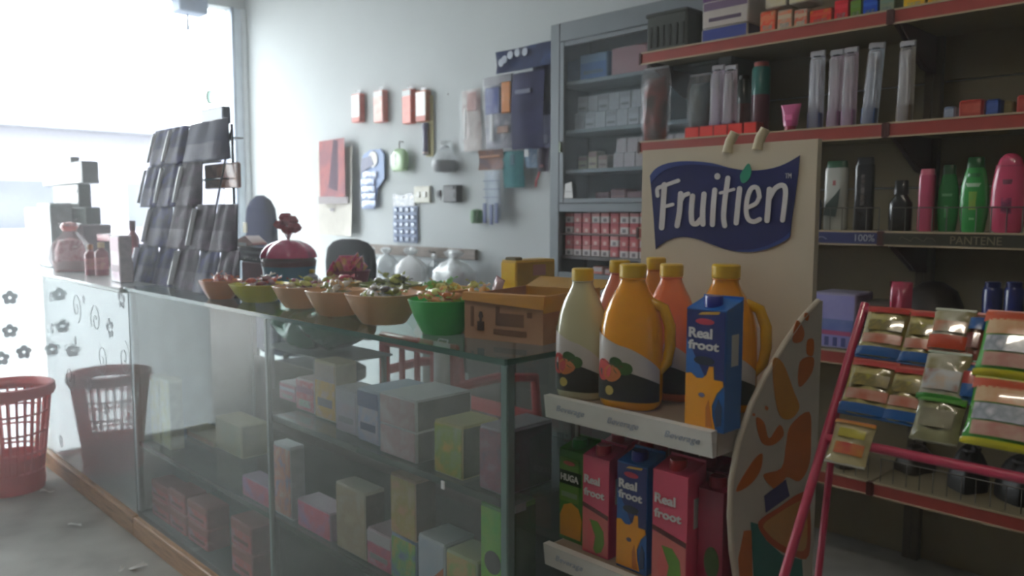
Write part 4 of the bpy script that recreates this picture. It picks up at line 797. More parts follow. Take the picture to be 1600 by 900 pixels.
# ------------------------------------------------------------------ glazed wall cabinet
KY = 2.80; KX0 = at(862, 230, Y=KY).x; KX1 = KX0+.95; KZ0, KZ1 = .915, 2.118
kb = thing('wall_cabinet', 'grey metal wall cabinet with glazed door above open rows of cigarette packs', 'cabinet', (KX0, KY, KZ0))
km = mat((122, 130, 136), .5, .2); KH = KZ1-KZ0; KW = KX1-KX0; KD = WY-KY
def kpart(name, x0, y0, z0, x1, y1, z1, m=km, par=None, bev=.003):
    return B().box(((x0+x1)/2, (y0+y1)/2, (z0+z1)/2-KZ0), (x1-x0, y1-y0, z1-z0), bev=bev).done(name, m, par or kb)
zmid0, zmid1 = 1.255, 1.295
kpart('side_panel', 0, .01, KZ0, .02, KD, KZ1); kpart('side_panel', KW-.02, .01, KZ0, KW, KD, KZ1)
kpart('top_panel', .02, .01, KZ1-.02, KW-.02, KD, KZ1); kpart('bottom_panel', .02, .01, KZ0, KW-.02, KD, KZ0+.02)
kpart('back_panel', .02, KD-.012, KZ0+.02, KW-.02, KD-.002, KZ1-.02, mat((176, 184, 190), .5))
kpart('stile', 0, -.012, KZ0, .058, .01, KZ1); kpart('stile', KW-.06, -.012, KZ0, KW, .01, KZ1)
kpart('top_rail', .058, -.012, KZ1-.085, KW-.06, .01, KZ1); kpart('bottom_rail', .058, -.012, KZ0, KW-.06, .01, KZ0+.06); kpart('middle_rail', .058, -.012, zmid0, KW-.06, .01, zmid1)
dr = kpart('door', .060, -.014, zmid1+.001, .088, .004, KZ1-.086)
kpart('door_rail', .088, -.014, zmid1+.001, KW-.065, .004, zmid1+.022, par=dr); kpart('door_rail', .088, -.014, KZ1-.108, KW-.065, .004, KZ1-.087, par=dr)
kpart('door_pane', .088, -.006, zmid1+.022, KW-.065, -.002, KZ1-.108, glassmat((244, 248, 250), 0, 1.5, dirt_veil=.08, dirt_veil_c=(170, 182, 190)), dr, 0)
kpart('latch', .066, -.024, 1.53, .078, -.014, 1.58, mat((120, 130, 110), .3, .6), dr)
KS = [1.855, 1.633, 1.452]
for z in KS: kpart('shelf', .02, .02, z-.018, KW-.02, KD-.012, z, mat((168, 176, 180), .4))
kpart('shelf', .02, .02, 1.150, KW-.02, KD-.012, 1.158, mat((150, 130, 130), .4)); kpart('shelf', .02, .02, 1.035, KW-.02, KD-.012, 1.052, mat((110, 108, 108), .4))
kpart('shelf', .02, .02, zmid0, KW-.02, KD-.012, zmid0+.015)
# cigarette packs: four rows in the open lower half
def cig(k):
    c = ((196, 84, 90), (214, 136, 138), (190, 70, 80))[k % 3]
    o = thing('cigarette_pack', 'x', 'cigarette pack', (0, 0, 0))
    B().box((0, .011, .026), (.046, .022, .052), bev=.0015).done('packet', mat((226, 220, 220) if k < 2 else (206, 104, 108), .35, coat=.3), o)
    B().box((0, .0108, .042), (.0466, .0228, .020), bev=.0012).done('lid', mat(c, .35, coat=.3), o)
    B().box((0, -.0006, .014), (.018, .001, .018)).done('crest_print', mat((120, 110, 116) if k < 2 else (232, 200, 200), .4), o)
    return o
ORD = 'first second third fourth fifth sixth seventh eighth ninth tenth eleventh twelfth thirteenth'.split()
protos = [cig(0), cig(1), cig(2)]; used = [False]*3
rd = random.Random(8)
for row, z in enumerate((1.206, 1.158, 1.101, 1.053)):
    n = 13
    for i in range(n):
        x = KX0+.085+i*.0545
        k = rd.choice((0, 0, 1, 2)) if row % 2 else rd.choice((1, 2, 2))
        lb = ('dark red', 'red and white', 'red and white')[2-k] + ' cigarette pack in the %s row of the open cabinet' % ('first', 'second', 'third', 'fourth')[row]
        o = dup(protos[k], (x, KY+.03, z if row % 2 else z), 0, lb, '%s cigarette packs, %s row' % (('white', 'red', 'dark')[k], ('first', 'second', 'third', 'fourth')[row]))
        o.scale = (1, 1, .9 if row % 2 else .88)
        o['label'] = '%s cigarette pack, %s from the left in the %s cabinet row' % (('red-lidded white', 'pink-lidded white', 'all-red')[k], ORD[i], ('top', 'second', 'third', 'bottom')[row]); o['group'] = 'cigarette packs in the open cabinet rows'
for q in protos:
    for c2 in list(q.children): bpy.data.objects.remove(c2)
    bpy.data.objects.remove(q)
kx = lambda px: at(px, 200, Y=KY+.05).x
gbox('cabinet_box', 'blue box on the top shelf inside the glazed cabinet', 'box', kx(905), kx(948), KY+.05, KS[0], .14, .115, (96, 130, 172), front=[(100, 134, 176), (84, 116, 160)], accent=(130, 160, 196), style='cap')
gbox('cabinet_box', 'pale pink box on the top shelf inside the glazed cabinet', 'box', kx(954), kx(1010), KY+.05, KS[0], .14, .12, (196, 160, 160), front=[(200, 166, 166), (184, 146, 150)], accent=(206, 176, 176), style='none')
gbox('cabinet_box', 'dim blue slim box left of the blue box on the cabinet top shelf', 'box', kx(886), kx(903), KY+.05, KS[0], .10, .10, (90, 108, 130), front=[(92, 112, 136), (80, 98, 122)], accent=(110, 130, 150), style='none')
k = 0
for r_ in range(2):
    for i in range(7):
        x0 = KX0+.10+i*.062
        gbox('tissue_pack', 'white packet, %s from the left in the %s layer on the second cabinet shelf' % (ORD[i], ('lower', 'upper')[r_]), 'packet', x0, x0+.059, KY+.05+.02*r_, KS[1]+r_*.078, .07, .075, (226, 226, 226), front=[(226, 226, 228), (214, 210, 214), (232, 232, 230)], accent=(205, 200, 206), style='cap' if (i+r_) % 2 else 'none', group='white packets on the second cabinet shelf, %s layer' % ('lower', 'upper')[r_])
        x0 = KX0+.33+i*.062
        if r_ < 2:
            gbox('tissue_pack', 'pinkish packet, %s from the left in the %s layer on the third cabinet shelf' % (ORD[i], ('lower', 'upper')[r_]), 'packet', x0, x0+.059, KY+.05+.02*r_, KS[2]+r_*.066, .07, .064, (224, 216, 214), front=[(226, 218, 218), (214, 200, 202), (230, 226, 224)], accent=(210, 196, 198), style='none', group='pinkish packets on the third cabinet shelf, %s layer' % ('lower', 'upper')[r_])
for i, c in enumerate(((200, 194, 170), (214, 206, 184), (190, 180, 172))):
    x0 = KX0+.115+i*.06; gbox('cabinet_box', 'small cream box on the third cabinet shelf, %s from the left' % ('first', 'second', 'third')[i], 'box', x0, x0+.052, KY+.06, KS[2], .06, .06+.02*(i == 1), c, front=[c, tuple(v+10 for v in c)], accent=(196, 150, 140), style='cap')
for i in range(6):
    x0 = KX0+.22+i*.09; gbox('cabinet_box', 'faint pink carton behind the lowest cabinet glass, %s from the left' % ('first', 'second', 'third', 'fourth', 'fifth', 'sixth')[i], 'carton', x0, x0+.082, KY+.06, zmid0+.015, .09, .075+.012*(i % 2), (196, 160, 158), front=[(200, 166, 166), (186, 150, 152)], accent=(180, 130, 132), style='cap')
tk = thing('price_card', 'white card stuck in the lower left corner of the cabinet door glass', 'card', (at(890, 318, Y=KY-.012).x, KY-.010, zmid1+.024))
B().prism([(-.035, -.001, 0), (.02, -.001, 0), (.012, -.001, .075), (-.028, -.001, .066)], (0, -.002, 0)).done('paper', mat((236, 238, 238), .5), tk)
B().box((-.006, -.0035, .03), (.03, .001, .003)).done('print_line', mat((170, 172, 176), .5), tk)
# loose packs on the lowest open shelf
for i, (x0, h, c) in enumerate(((.11, .05, (120, 104, 108)), (.22, .07, (190, 130, 120)), (.29, .06, (200, 120, 120)), (.40, .065, (214, 150, 150)), (.46, .055, (190, 90, 96)), (.52, .07, (206, 196, 196)), (.60, .06, (180, 80, 90)))):
    gbox('loose_pack', 'small pack on the lowest open cabinet shelf, %s from the left' % ('first', 'second', 'third', 'fourth', 'fifth', 'sixth', 'seventh')[i], 'packet', KX0+x0, KX0+x0+.055, KY+.05, KZ0+.02, .05, h, c, front=[c, tuple(min(255, v+30) for v in c)], accent=(230, 220, 220), style='cap')
# ------------------------------------------------------------------ gondola shelving along the back wall
SY = 2.60
bays = [(-1.955, -1.0), (-1.0, -.045)]
beige = mat((160, 147, 114), .55, var=.03); rail_red = mat((176, 72, 62), .45); cream = mat((196, 178, 146), .45); dkred = mat((84, 40, 34), .5)
SZ = [1.874, 1.531, 1.193, .797, .381]
blues = mat((60, 66, 120), .4); darks = mat((64, 62, 50), .4)
for bi, (x0, x1) in enumerate(bays):
    g = thing('shelf_unit', ('left bay of the beige shelving with red-edged shelves, behind the drink stand', 'right bay of the beige shelving with red-edged shelves, behind the pink rack')[bi], 'shelving', ((x0+x1)/2, SY, 0), 0, 'beige shelving bays along the back wall')
    W = x1-x0; D = WY-SY
    for k, (za, zb_) in enumerate(((0, .36), (.362, .77), (.772, 1.17), (1.172, 1.34), (1.342, 1.51), (1.512, 1.70), (1.702, 1.90), (1.902, 2.15))):
        B().box((0, D-.02, (za+zb_)/2), (W-.03, .014, zb_-za-.004), bev=.002).done('back_panel', beige, g)
    for sx in (-1, 1):
        B().box((sx*(W/2-.014), D-.035, 1.08), (.026, .05, 2.16), bev=.002).done('upright', mat((104, 92, 74), .5), g)
    for k, z in enumerate(SZ):
        sh = B().box((0, D/2-.01, z-.012), (W-.006, D-.04, .022), bev=.002).done('shelf', beige, g)
        B().box((0, .004, z-.022), (W-.016, .006, .044)).done('price_rail', rail_red, sh)
        for dz in (-.001, -.043): B().box((0, .0005, z+dz), (W-.016, .006, .0055)).done('rail_lip', cream, sh)
        for sx in (-1, 1):
            B().box((sx*(W/2-.006), .004, z-.022), (.012, .014, .046), bev=.001).done('rail_end', dkred, sh)
            B().prism([(sx*(W/2-.006), .03, z-.024), (sx*(W/2-.006), D-.06, z-.024), (sx*(W/2-.006), D-.06, z-.15), (sx*(W/2-.006), D-.16, z-.14)], (-sx*.004, 0, 0)).done('bracket', dkred, sh)
        if k in (2, 4):
            wg = B().tube([(-W/2+.02, .03, z+.075), (W/2-.02, .03, z+.075)], .002, 5).done('wire_guard', mat((120, 118, 112), .4, .6), sh)
            for i in range(24):
                xx = -W/2+.02+(W-.04)*i/23; B().tube([(xx, .03, z), (xx, .03, z+.075)], .0016, 4).done('guard_wire', mat((120, 118, 112), .4, .6), sh)
    if bi == 0:
        st_ = B().box((.275, -.0005, 1.171), (.385, .005, .036)).done('price_strip', blues, g)
        wave = [(.10+.012*i, -.004, 1.168+.007*math.sin(i*1.7)+.003*math.sin(i*3.1)) for i in range(18)]
        B().tube(wave, .0018, 5).done('script_print', mat((170, 170, 200), .4), st_)
        text('100%', mat((205, 208, 216), .4), st_, (at(1352, 367, Y=SY).x-(x0+x1)/2, -.0035, 1.172), .062, .022)
    else:
        st_ = B().box((-.27, -.0005, 1.171), (.40, .005, .036)).done('price_strip', darks, g)
        text('PANTENE', mat((150, 140, 112), .4), st_, (at(1525, 372, Y=SY).x-(x0+x1)/2, -.0035, 1.171), .135, .024)
        wave = [(-.42+.008*i, -.004, 1.172+.006*math.sin(i*1.3)+.003*math.sin(i*2.7)) for i in range(14)]
        B().tube(wave, .0015, 5).done('script_print', mat((110, 104, 86), .4), st_)
sx_ = lambda px, Y: at(px, 200, Y=Y).x
def sbox(label, x0, x1, yt, Y, z, d, c, name='shelf_box', cat='box', **k):
    A = at(x0, yt, Y=Y); C = at(x1, yt, Y=Y); return gbox(name, label, cat, A.x, C.x, Y, z, d, max(.02, A.z-z), c, **k)
Z1, Z2, Z3, Z4, Z5 = [z+.001 for z in SZ]
# top shelf
bin_ = thing('plastic_bin', 'dark grey slotted bin at the left end of the top shelf', 'bin', ((sx_(1008, 2.64)+sx_(1070, 2.64))/2, 2.64, Z1))
bw = sx_(1070, 2.64)-sx_(1008, 2.64); dg = mat((62, 68, 64), .5)
B().box((0, .13, .075), (bw, .26, .15), bev=.006).done('bin_body', dg, bin_); B().box((0, .13, .145), (bw*1.04, .27, .014), bev=.003).done('bin_rim', dg, bin_)
for i in range(6): B().box((-bw*.4+bw*.16*i, -.002, .06), (bw*.06, .004, .08)).done('slot', mat((36, 40, 38), .6), bin_)
sbox('blue-banded white box, lower of two on the top shelf beside the grey bin', 1096, 1168, 48, 2.64, Z1, .20, (196, 190, 184), front=[(66, 76, 128), (80, 88, 140)], side=[(60, 66, 104), (70, 78, 118)], accent=(190, 186, 184), style='none')
zz = at(1096, 48, Y=2.64).z+.003
sbox('lilac-topped white box, upper of two beside the grey bin', 1098, 1170, 6, 2.64, zz, .18, (196, 190, 186), front=[(204, 198, 194), (190, 184, 180)], accent=(130, 106, 140), style='cap')
zz2 = at(1098, 6, Y=2.64).z+.003
gbox('shelf_box', 'purple flat box on top of the white boxes, cut by the upper picture edge', 'box', sx_(1093, 2.64), sx_(1165, 2.64), 2.64, zz2, .18, .06, (112, 84, 124), front=[(116, 88, 128), (96, 74, 116)], accent=(150, 120, 160), style='none')
bx = [(1188, 1212, 20, (206, 120, 90), [(216, 150, 120), (200, 90, 70), (210, 190, 160)], 'orange and cream pack on the top shelf right of the blue-banded box'),
      (1215, 1238, 18, (196, 180, 160), [(200, 186, 170), (206, 140, 110)], 'cream pack on the top shelf, second right of the blue-banded box'),
      (1241, 1262, 17, (190, 170, 150), [(204, 190, 166), (190, 110, 90), (180, 190, 180)], 'cream and rust pack on the top shelf, third right of the blue-banded box'),
      (1265, 1300, 18, (190, 80, 60), [(196, 84, 62), (180, 60, 60), (200, 170, 90)], 'red pack lying on the top shelf over the teal tray'),
      (1304, 1326, 2, (190, 60, 70), [(196, 66, 76), (170, 50, 66)], 'crimson pack on the top shelf, left of the green pack'),
      (1329, 1346, 2, (90, 120, 60), [(96, 128, 64), (120, 140, 70)], 'narrow green pack on the top shelf between crimson and blue packs'),
      (1349, 1372, 0, (50, 90, 160), [(56, 96, 170), (40, 80, 150)], 'deep blue pack on the top shelf, right of the narrow green pack'),
      (1375, 1398, -4, (110, 130, 120), [(120, 140, 130), (160, 160, 140)], 'grey-green pack at the right end of the left bay top shelf'),
      (1412, 1446, -10, (206, 180, 60), [(212, 186, 64), (196, 160, 50)], 'yellow pack at the left end of the right bay top shelf'),
      (1450, 1490, -16, (196, 170, 70), [(200, 176, 74), (180, 140, 60), (210, 196, 120)], 'second yellow pack on the right bay top shelf')]
zU = at(1188, 18, Y=2.66).z+.004
for i, (x0, x1) in enumerate(((1190, 1222), (1226, 1258))): gbox('shelf_box', ('pale cream box on top of the orange packs, cut by the upper picture edge', 'pale yellow-white box on top of the orange packs, right one')[i], 'box', sx_(x0, 2.66), sx_(x1, 2.66), 2.66, zU, .1, .10, (206, 202, 190), front=[(210, 206, 196), ((196, 186, 150), (206, 196, 130))[i]], accent=(220, 216, 200), style='none')
for x0, x1, yt, c, fr, lb in bx: sbox(lb, x0, x1, yt, 2.63, Z1, .12, c, front=fr, accent=tuple(min(255, v+30) for v in c), style='band')
# second shelf: bags, packs, brushes
def pouch(label, x0, x1, y0, Y, z, cols, th=.05, clear=True, seed=0, name='filled_bag', lean=0.):
    A = at(x0, y0, Y=Y); C = at(x1, y0, Y=Y); W = C.x-A.x; H = A.z-z
    t = thing(name, label, 'bag', ((A.x+C.x)/2, Y, z))
    B().pillow((0, 0, 0), W*.84, H*.86, th, 10, 12, .006, seed, lean).done('contents', pmat(cols, 9, .4, .2), t)
    if clear: B().pillow((0, 0, 0), W, H, th*1.3, 12, 14, .007, seed+3, lean).done('clear_bag', film((226, 226, 232), .22), t)
    B().box((0, lean*H, H*.985), (W*.96, .003, H*.03)).done('top_seal', film((226, 226, 230), .6), t)
    return t
pouch('clear bag of dull red goods, leftmost on the second shelf', 1006, 1046, 108, 2.64, Z2, [(80, 74, 80), (166, 84, 78), (96, 88, 92), (120, 90, 90)], .09, seed=1)
pouch('clear bag of pale blue goods behind the red boxes on the second shelf', 1078, 1112, 118, 2.72, Z2, [(150, 170, 176), (120, 150, 160), (150, 130, 120)], .08, seed=2)
def tallpack(label, x0, x1, y0, Y, z, c, capc, seed=0, brush=True, group='clear packs standing on the second shelf'):
    A = at(x0, y0, Y=Y); C = at(x1, y0, Y=Y); W = C.x-A.x; H = A.z-z
    t = thing('brush_pack', label, 'pack', ((A.x+C.x)/2, Y, z), 0, group)
    B().box((0, .012, H*.5), (W, .003, H), bev=.001).done('backing_card', mat(tuple(int(v*.8+40) for v in c), .4), t)
    B().sq([(0, W*.40, .016), (H*.03, W*.46, .02), (H*.86, W*.44, .018), (H*.90, W*.36, .008)], 18, 3).done('blister', film((236, 234, 244), .32), t)
    B().box((0, .006, H*.955), (W, .01, H*.07), bev=.002).done('hanger', mat((200, 200, 208), .3, coat=.5), t)
    B().box((0, .004, H*.925), (W*.5, .012, H*.015), bev=.001).done('slot', mat((70, 70, 80), .5), t)
    for sx in (-1, 1):
        b = B().tube([(sx*W*.16, .004, H*.06), (sx*W*.17, -.002, H*.4), (sx*W*.16, .004, H*.8)], [W*.10, W*.07, W*.06], 8).done('brush', mat(c, .3, coat=.3), t)
        B().box((sx*W*.16, -.004, H*.74), (W*.16, .014, H*.14), bev=.002).done('bristles', mat((226, 226, 230), .6), b)
    B().box((0, -.001, H*.12), (W*.9, .028, H*.2), bev=.003).done('base_print', mat(capc, .35), t)
    return t
TP = [(1266, 1288, 80, (196, 200, 214), (80, 96, 150), 'clear brush pack with blue base, first of the tall packs on the second shelf'),
      (1297, 1317, 78, (206, 180, 196), (150, 100, 140), 'clear brush pack with mauve base, left of a matching one'),
      (1319, 1340, 74, (206, 180, 196), (150, 100, 140), 'clear brush pack with mauve base, right of a matching one'),
      (1350, 1374, 68, (186, 200, 216), (66, 96, 146), 'clear brush pack with blue base, leaning beside the mauve pair'),
      (1406, 1430, 64, (180, 176, 166), (120, 104, 84), 'dull clear brush pack with grey-brown base standing alone near the bracket')]
for i, (x0, x1, y0, c, cc, lb) in enumerate(TP):
    t = tallpack(lb, x0, x1, y0, 2.66, Z2, c, cc, i)
    if i == 3: t.rotation_euler = (0, .06, 0)
tallpack('lilac clear pack on the second shelf above the drink stand, left one', 1112, 1130, 102, 2.66, Z2, (196, 176, 200), (120, 96, 140))
tallpack('lilac clear pack on the second shelf above the drink stand, right one', 1132, 1150, 102, 2.66, Z2, (200, 180, 196), (140, 110, 150))
def tin(label, px, w_, y0, Y, z, cols, name='spray_can', seed=0):
    A = at(px-w_/2, y0, Y=Y); C = at(px+w_/2, y0, Y=Y); r = (C.x-A.x)/2; H = A.z-z
    t = thing(name, label, 'can', ((A.x+C.x)/2, Y+r, z))
    B().lathe([(r*.94, 0), (r, .004), (r, H*.55)], 20).done('lower_body', mat(cols[0], .3, coat=.4), t)
    B().lathe([(r*.995, H*.55), (r*.995, H*.9), (r*.85, H*.93)], 20).done('upper_body', mat(cols[1], .3, coat=.4), t)
    B().lathe([(r*.8, H*.93), (r*.8, H*.99), (r*.7, H)], 18).done('cap', mat(cols[2], .35), t)
    return t
tin('teal and plum can with a red cap on the second shelf', 1183, 26, 97, 2.68, Z2, [(110, 52, 70), (50, 130, 124), (206, 84, 70)])
tin('dark maroon can left of the teal can on the second shelf', 1158, 20, 118, 2.74, Z2, [(104, 44, 46), (66, 72, 70), (60, 60, 60)])
for i, (x0, x1) in enumerate(((1070, 1092), (1093, 1114), (1115, 1136), (1137, 1160), (1162, 1182))):
    sbox('flat red box at the second shelf front, %s of five from the left' % ('first', 'second', 'third', 'fourth', 'fifth')[i], x0, x1, 200-i*2, 2.615, Z2, .05, (190, 62, 56), front=[(196, 64, 58), (206, 96, 88)], accent=(214, 110, 100), style='none', group='flat red boxes on the second shelf')
def tube_(label, px, w_, y0, Y, z, c, capc, name='cream_tube'):
    A = at(px-w_/2, y0, Y=Y); C = at(px+w_/2, y0, Y=Y); W = (C.x-A.x)/2; H = A.z-z
    t = thing(name, label, 'tube', ((A.x+C.x)/2, Y+.02, z), .0)
    B().sq([(H*.18, W*.62, W*.5), (H*.3, W*.66, W*.5), (H*.75, W*.85, W*.25), (H*.97, W, .004), (H, W, .003)], 20, 2.4).done('tube', mat(c, .3, coat=.5), t)
    B().lathe([(W*.5, 0), (W*.52, H*.17), (W*.4, H*.19)], 16).done('cap', mat(capc, .3), t)
    B().box((0, -W*.42, H*.5), (W*.8, .006, H*.2), bev=.002).done('label', mat(tuple(min(255, v+40) for v in c), .3), t)
    return t
tube_('pink tube standing cap-down at the front of the second shelf above the stand', 1232, 32, 164, 2.615, Z2, (216, 90, 150), (190, 60, 90))
# right bay second shelf, lying tubes
def lying(label, x0, x1, yc, Y, c, c2, r=.02):
    A = at(x0, yc, Y=Y); C = at(x1, yc, Y=Y); W = C.x-A.x
    t = thing('soap_box', label, 'box', ((A.x+C.x)/2, Y, Z2))
    B().box((0, .03, r), (W, .06, 2*r), bev=.005).done('carton', mat(c, .35, coat=.3), t)
    B().box((0, -.0006, r), (W*.8, .0012, r*1.1)).done('oval_print', pmat([c, c2], 30, .35), t)
    B().box((W/2+.0004, .03, r), (.001, .05, 1.6*r)).done('end_print', mat(c2, .4), t)
lying('small pale blue soap box on the right bay second shelf', 1474, 1492, 174, 2.66, (130, 146, 176), (190, 200, 214))
lying('orange-red soap box on the right bay second shelf', 1498, 1536, 168, 2.64, (190, 62, 50), (222, 120, 100), .026)
lying('blue slanting soap box beside the orange-red one', 1540, 1562, 166, 2.64, (60, 86, 160), (96, 120, 190), .024)
lying('dull yellow soap box right of the blue soap box', 1568, 1582, 164, 2.66, (150, 140, 96), (170, 160, 120), .022)
lying('second red soap box at the right picture edge on the second shelf', 1588, 1622, 164, 2.64, (186, 62, 54), (210, 110, 96), .026)
# third shelf: shampoo bottles
def shampoo(label, px, w_, y0, Y, z, c, capc, kind='oval', lab=None, dpt=.5, print_=None, H=None):
    A = at(px-w_/2, y0, Y=Y); C = at(px+w_/2, y0, Y=Y); W = (C.x-A.x)/2; H = A.z-z
    t = thing('shampoo_bottle', label, 'bottle', ((A.x+C.x)/2, Y+W*dpt, z), 0, 'shampoo bottles on the third shelf'); d = W*dpt
    if kind == 'oval': pr = [(0, W*.72, d*.8), (H*.02, W*.80, d*.9), (H*.2, W*.95, d), (H*.42, W, d), (H*.62, W*.94, d*.95), (H*.80, W*.72, d*.8), (H*.86, W*.60, d*.7)]
    elif kind == 'flat': pr = [(0, W*.9, d*.9), (H*.02, W, d), (H*.5, W*.97, d), (H*.85, W*.98, d), (H*.9, W*.94, d*.9)]
    elif kind == 'drop': pr = [(0, W*.70, d*.8), (H*.03, W*.84, d*.95), (H*.3, W*1.0, d), (H*.55, W*.98, d), (H*.8, W*.82, d*.9), (H*.93, W*.6, d*.8), (H*.985, W*.35, d*.5), (H, W*.15, d*.3)]
    else: pr = [(0, W*.9, d), (H*.02, W, d*1.1), (H*.55, W, d*1.1), (H*.68, W*.6, d*.7), (H*.72, W*.5, d*.6)]
    B().sq(pr, 28, 2.5 if kind != 'flat' else 3.5).done('bottle', mat(c, .22, coat=.6), t)
    if kind == 'drop': B().sq([(H*.83, W*.80, d*.92), (H*.85, W*.80, d*.92)], 28, 2.5).done('cap_seam', mat(capc, .3), t)
    else:
        z0 = pr[-1][0]; B().sq([(z0, W*.62 if kind != 'flat' else W*.9, d*.72), (H*.98, W*.56 if kind != 'flat' else W*.86, d*.66), (H, W*.5 if kind != 'flat' else W*.8, d*.5)], 24, 2.8).done('cap', mat(capc, .3, coat=.3), t)
    for (zc, ww, hh, pc) in (lab or []):
        B().sq([((zc-hh/2)*H, W*ww, d*1.03), ((zc+hh/2)*H, W*ww, d*1.03)], 20, 2.2).done('label_print', pmat(pc, 26, .3, .5) if isinstance(pc, list) else mat(pc, .3, coat=.4), t)
    return t
t = shampoo('white flat shampoo bottle with grey leaf print beside the drink stand', 1305, 36, 252, 2.68, Z3, (206, 208, 202), (60, 110, 80), 'flat', [(.68, .5, .07, (176, 80, 84))])
Wl = .05
B().prism([(-.03, -.0285, .05), (.012, -.0285, .045), (.02, -.0285, .09), (.025, -.0285, .14), (.01, -.0285, .12), (-.008, -.0285, .10), (-.022, -.0285, .085)], (0, -.002, 0)).done('leaf_print', mat((70, 84, 80), .4), t)
shampoo('black bottle with a brown printed label next to the white flat bottle', 1350, 30, 246, 2.68, Z3, (40, 40, 46), (32, 32, 40), 'flat', [(.55, .7, .42, [(140, 120, 104), (60, 56, 58), (160, 150, 144)])])
shampoo('squat plain black bottle in the middle of the third shelf', 1406, 36, 282, 2.68, Z3, (26, 26, 28), (24, 24, 26), 'pump')
shampoo('slim pink bottle seen edge-on at the left of the green bottles', 1447, 25, 264, 2.68, Z3, (216, 92, 128), (226, 110, 140), 'flat', dpt=.8)
shampoo('dark green shampoo bottle behind the pale green one', 1482, 34, 258, 2.70, Z3, (34, 140, 66), (24, 80, 40), 'oval', [(.3, .6, .18, [(60, 170, 90), (150, 190, 150)]), (.55, .9, .04, (120, 190, 130))])
shampoo('bright green shampoo bottle with pale fruit print', 1523, 46, 246, 2.65, Z3, (62, 172, 86), (26, 96, 48), 'oval', [(.42, .7, .24, [(120, 190, 90), (160, 190, 80), (70, 170, 80)]), (.63, .8, .05, (190, 220, 190)), (.76, .6, .05, (50, 130, 70)), (.18, .5, .03, (150, 210, 150))])
shampoo('large pink drop-shaped shampoo bottle at the right edge of the third shelf', 1577, 58, 240, 2.64, Z3, (226, 84, 122), (200, 60, 100), 'drop', [(.64, .6, .06, (130, 70, 90)), (.34, .8, .2, [(226, 84, 122), (130, 60, 100), (230, 150, 170)])])
shampoo('small dark blue bottle half hidden by the drink stand on the third shelf', 1276, 14, 312, 2.66, Z3, (44, 54, 84), (34, 40, 66), 'flat')
for i, px in enumerate((1352, 1372, 1392, 1412)):
    pass
# fourth shelf
t = sbox('lavender display carton with blue and pink print, left end of the fourth shelf', 1272, 1338, 456, 2.64, Z4, .14, (176, 172, 206), front=[(180, 178, 212), (166, 164, 204)], accent=(190, 186, 216), style='none', name='display_carton', cat='carton')
H = at(1272, 456, Y=2.64).z-Z4; W = sx_(1338, 2.64)-sx_(1272, 2.64)
B().box((0, -.0015, H*.42), (W*.94, .0012, H*.22)).done('blue_print', pmat([(110, 130, 206), (140, 156, 216)], 20), t); B().box((.01, -.002, H*.28), (W*.7, .0012, H*.08), bev=.0004).done('pink_print', mat((206, 100, 150), .4), t)
for i in range(4): B().box((-W*.35+W*.2*i, -.002, H*.12), (W*.10, .0012, H*.16)).done('slot_print', mat((90, 100, 170), .4), t)
for i, px in enumerate((1548, 1582, 1616)):
    tin('dark blue can on the fourth shelf above the snack packets, %s from the left' % ('first', 'second', 'third')[i], px, 32, 440, 2.66, Z4, [(30, 42, 110), (32, 46, 120), (28, 38, 100)], 'blue_can')
bwl = thing('dark_bowl', 'dark upturned bowl on the fourth shelf behind the snack rack', 'bowl', (sx_(1472, 2.82), 2.82, Z4))
B().lathe([(.105, 0), (.11, .004), (.10, .12), (.07, .20), (.03, .228), (.001, .232)], 26).done('bowl', mat((58, 50, 46), .4), bwl); B().lathe([(.108, .004), (.116, .01), (.108, .016)], 26, caps=False).done('rim', mat((70, 60, 56), .4), bwl)
ball = thing('pink_pouch', 'shiny pink pouch showing above the snack rack left of the dark bowl', 'pouch', (sx_(1420, 2.66), 2.66, Z4))
B().pillow((0, 0, 0), .07, .235, .05, 10, 10, .006, 5).done('pouch', mat((196, 64, 96), .2, coat=.9), ball); B().box((0, 0, .23), (.06, .004, .012)).done('seal', mat((206, 90, 116), .2, coat=.8), ball)
sbox('grey low box on the fourth shelf between the lavender carton and the pink pouch', 1352, 1400, 470, 2.72, Z4, .1, (120, 116, 110), front=[(126, 122, 116), (110, 106, 100)], accent=(140, 136, 130), style='cap')
# lowest shelf
bk_ = [(1300, 1352, 690, 2.75, (70, 60, 50), 'dark brown folded sack on the lowest shelf at left, behind the lone snack packet'), (1404, 1460, 700, 2.85, (60, 54, 48), 'dark folded sack in the middle of the lowest shelf')]
def sack(label, x0, x1, y0, Y, c, seed):
    A = at(x0, y0, Y=Y); C = at(x1, y0, Y=Y); W = C.x-A.x; H = max(.08, A.z-Z5)
    t = thing('folded_sack', label, 'sack', ((A.x+C.x)/2, Y, Z5))
    def fn(u, v): a = 2*PI*u; r = math.sin(PI*min(1, v*.55+.45))**.5; return (W*.5*r*math.cos(a)*(1+.12*math.sin(5*a+seed)), .09*r*math.sin(a)*(1+.1*math.sin(4*a)), v*H*(1+.1*math.sin(3*a+seed)))
    B().grid(fn, 28, 8).done('sack', mat(c, .5, bump=.5, nscale=16), t)
    B().tube([(W*.2*math.cos(a), .04*math.sin(a), H*.9) for a in [2*PI*i/12 for i in range(13)]], .006, 6).done('tie', mat(tuple(min(255, v+30) for v in c), .5), t)
for i, (x0, x1, y0, Y, c, lb) in enumerate(bk_): sack(lb, x0, x1, y0, Y, c, i)
def blackbag(label, x0, x1, y0, Y, seed, c=(30, 30, 32)):
    sack(label, x0, x1, y0, Y, c, seed)
blackbag('black glossy bundle on the lowest shelf under the snack rack, left of two', 1490, 1548, 690, 2.78, 3)
blackbag('black glossy bundle on the lowest shelf at the right picture edge', 1562, 1640, 706, 2.78, 4)

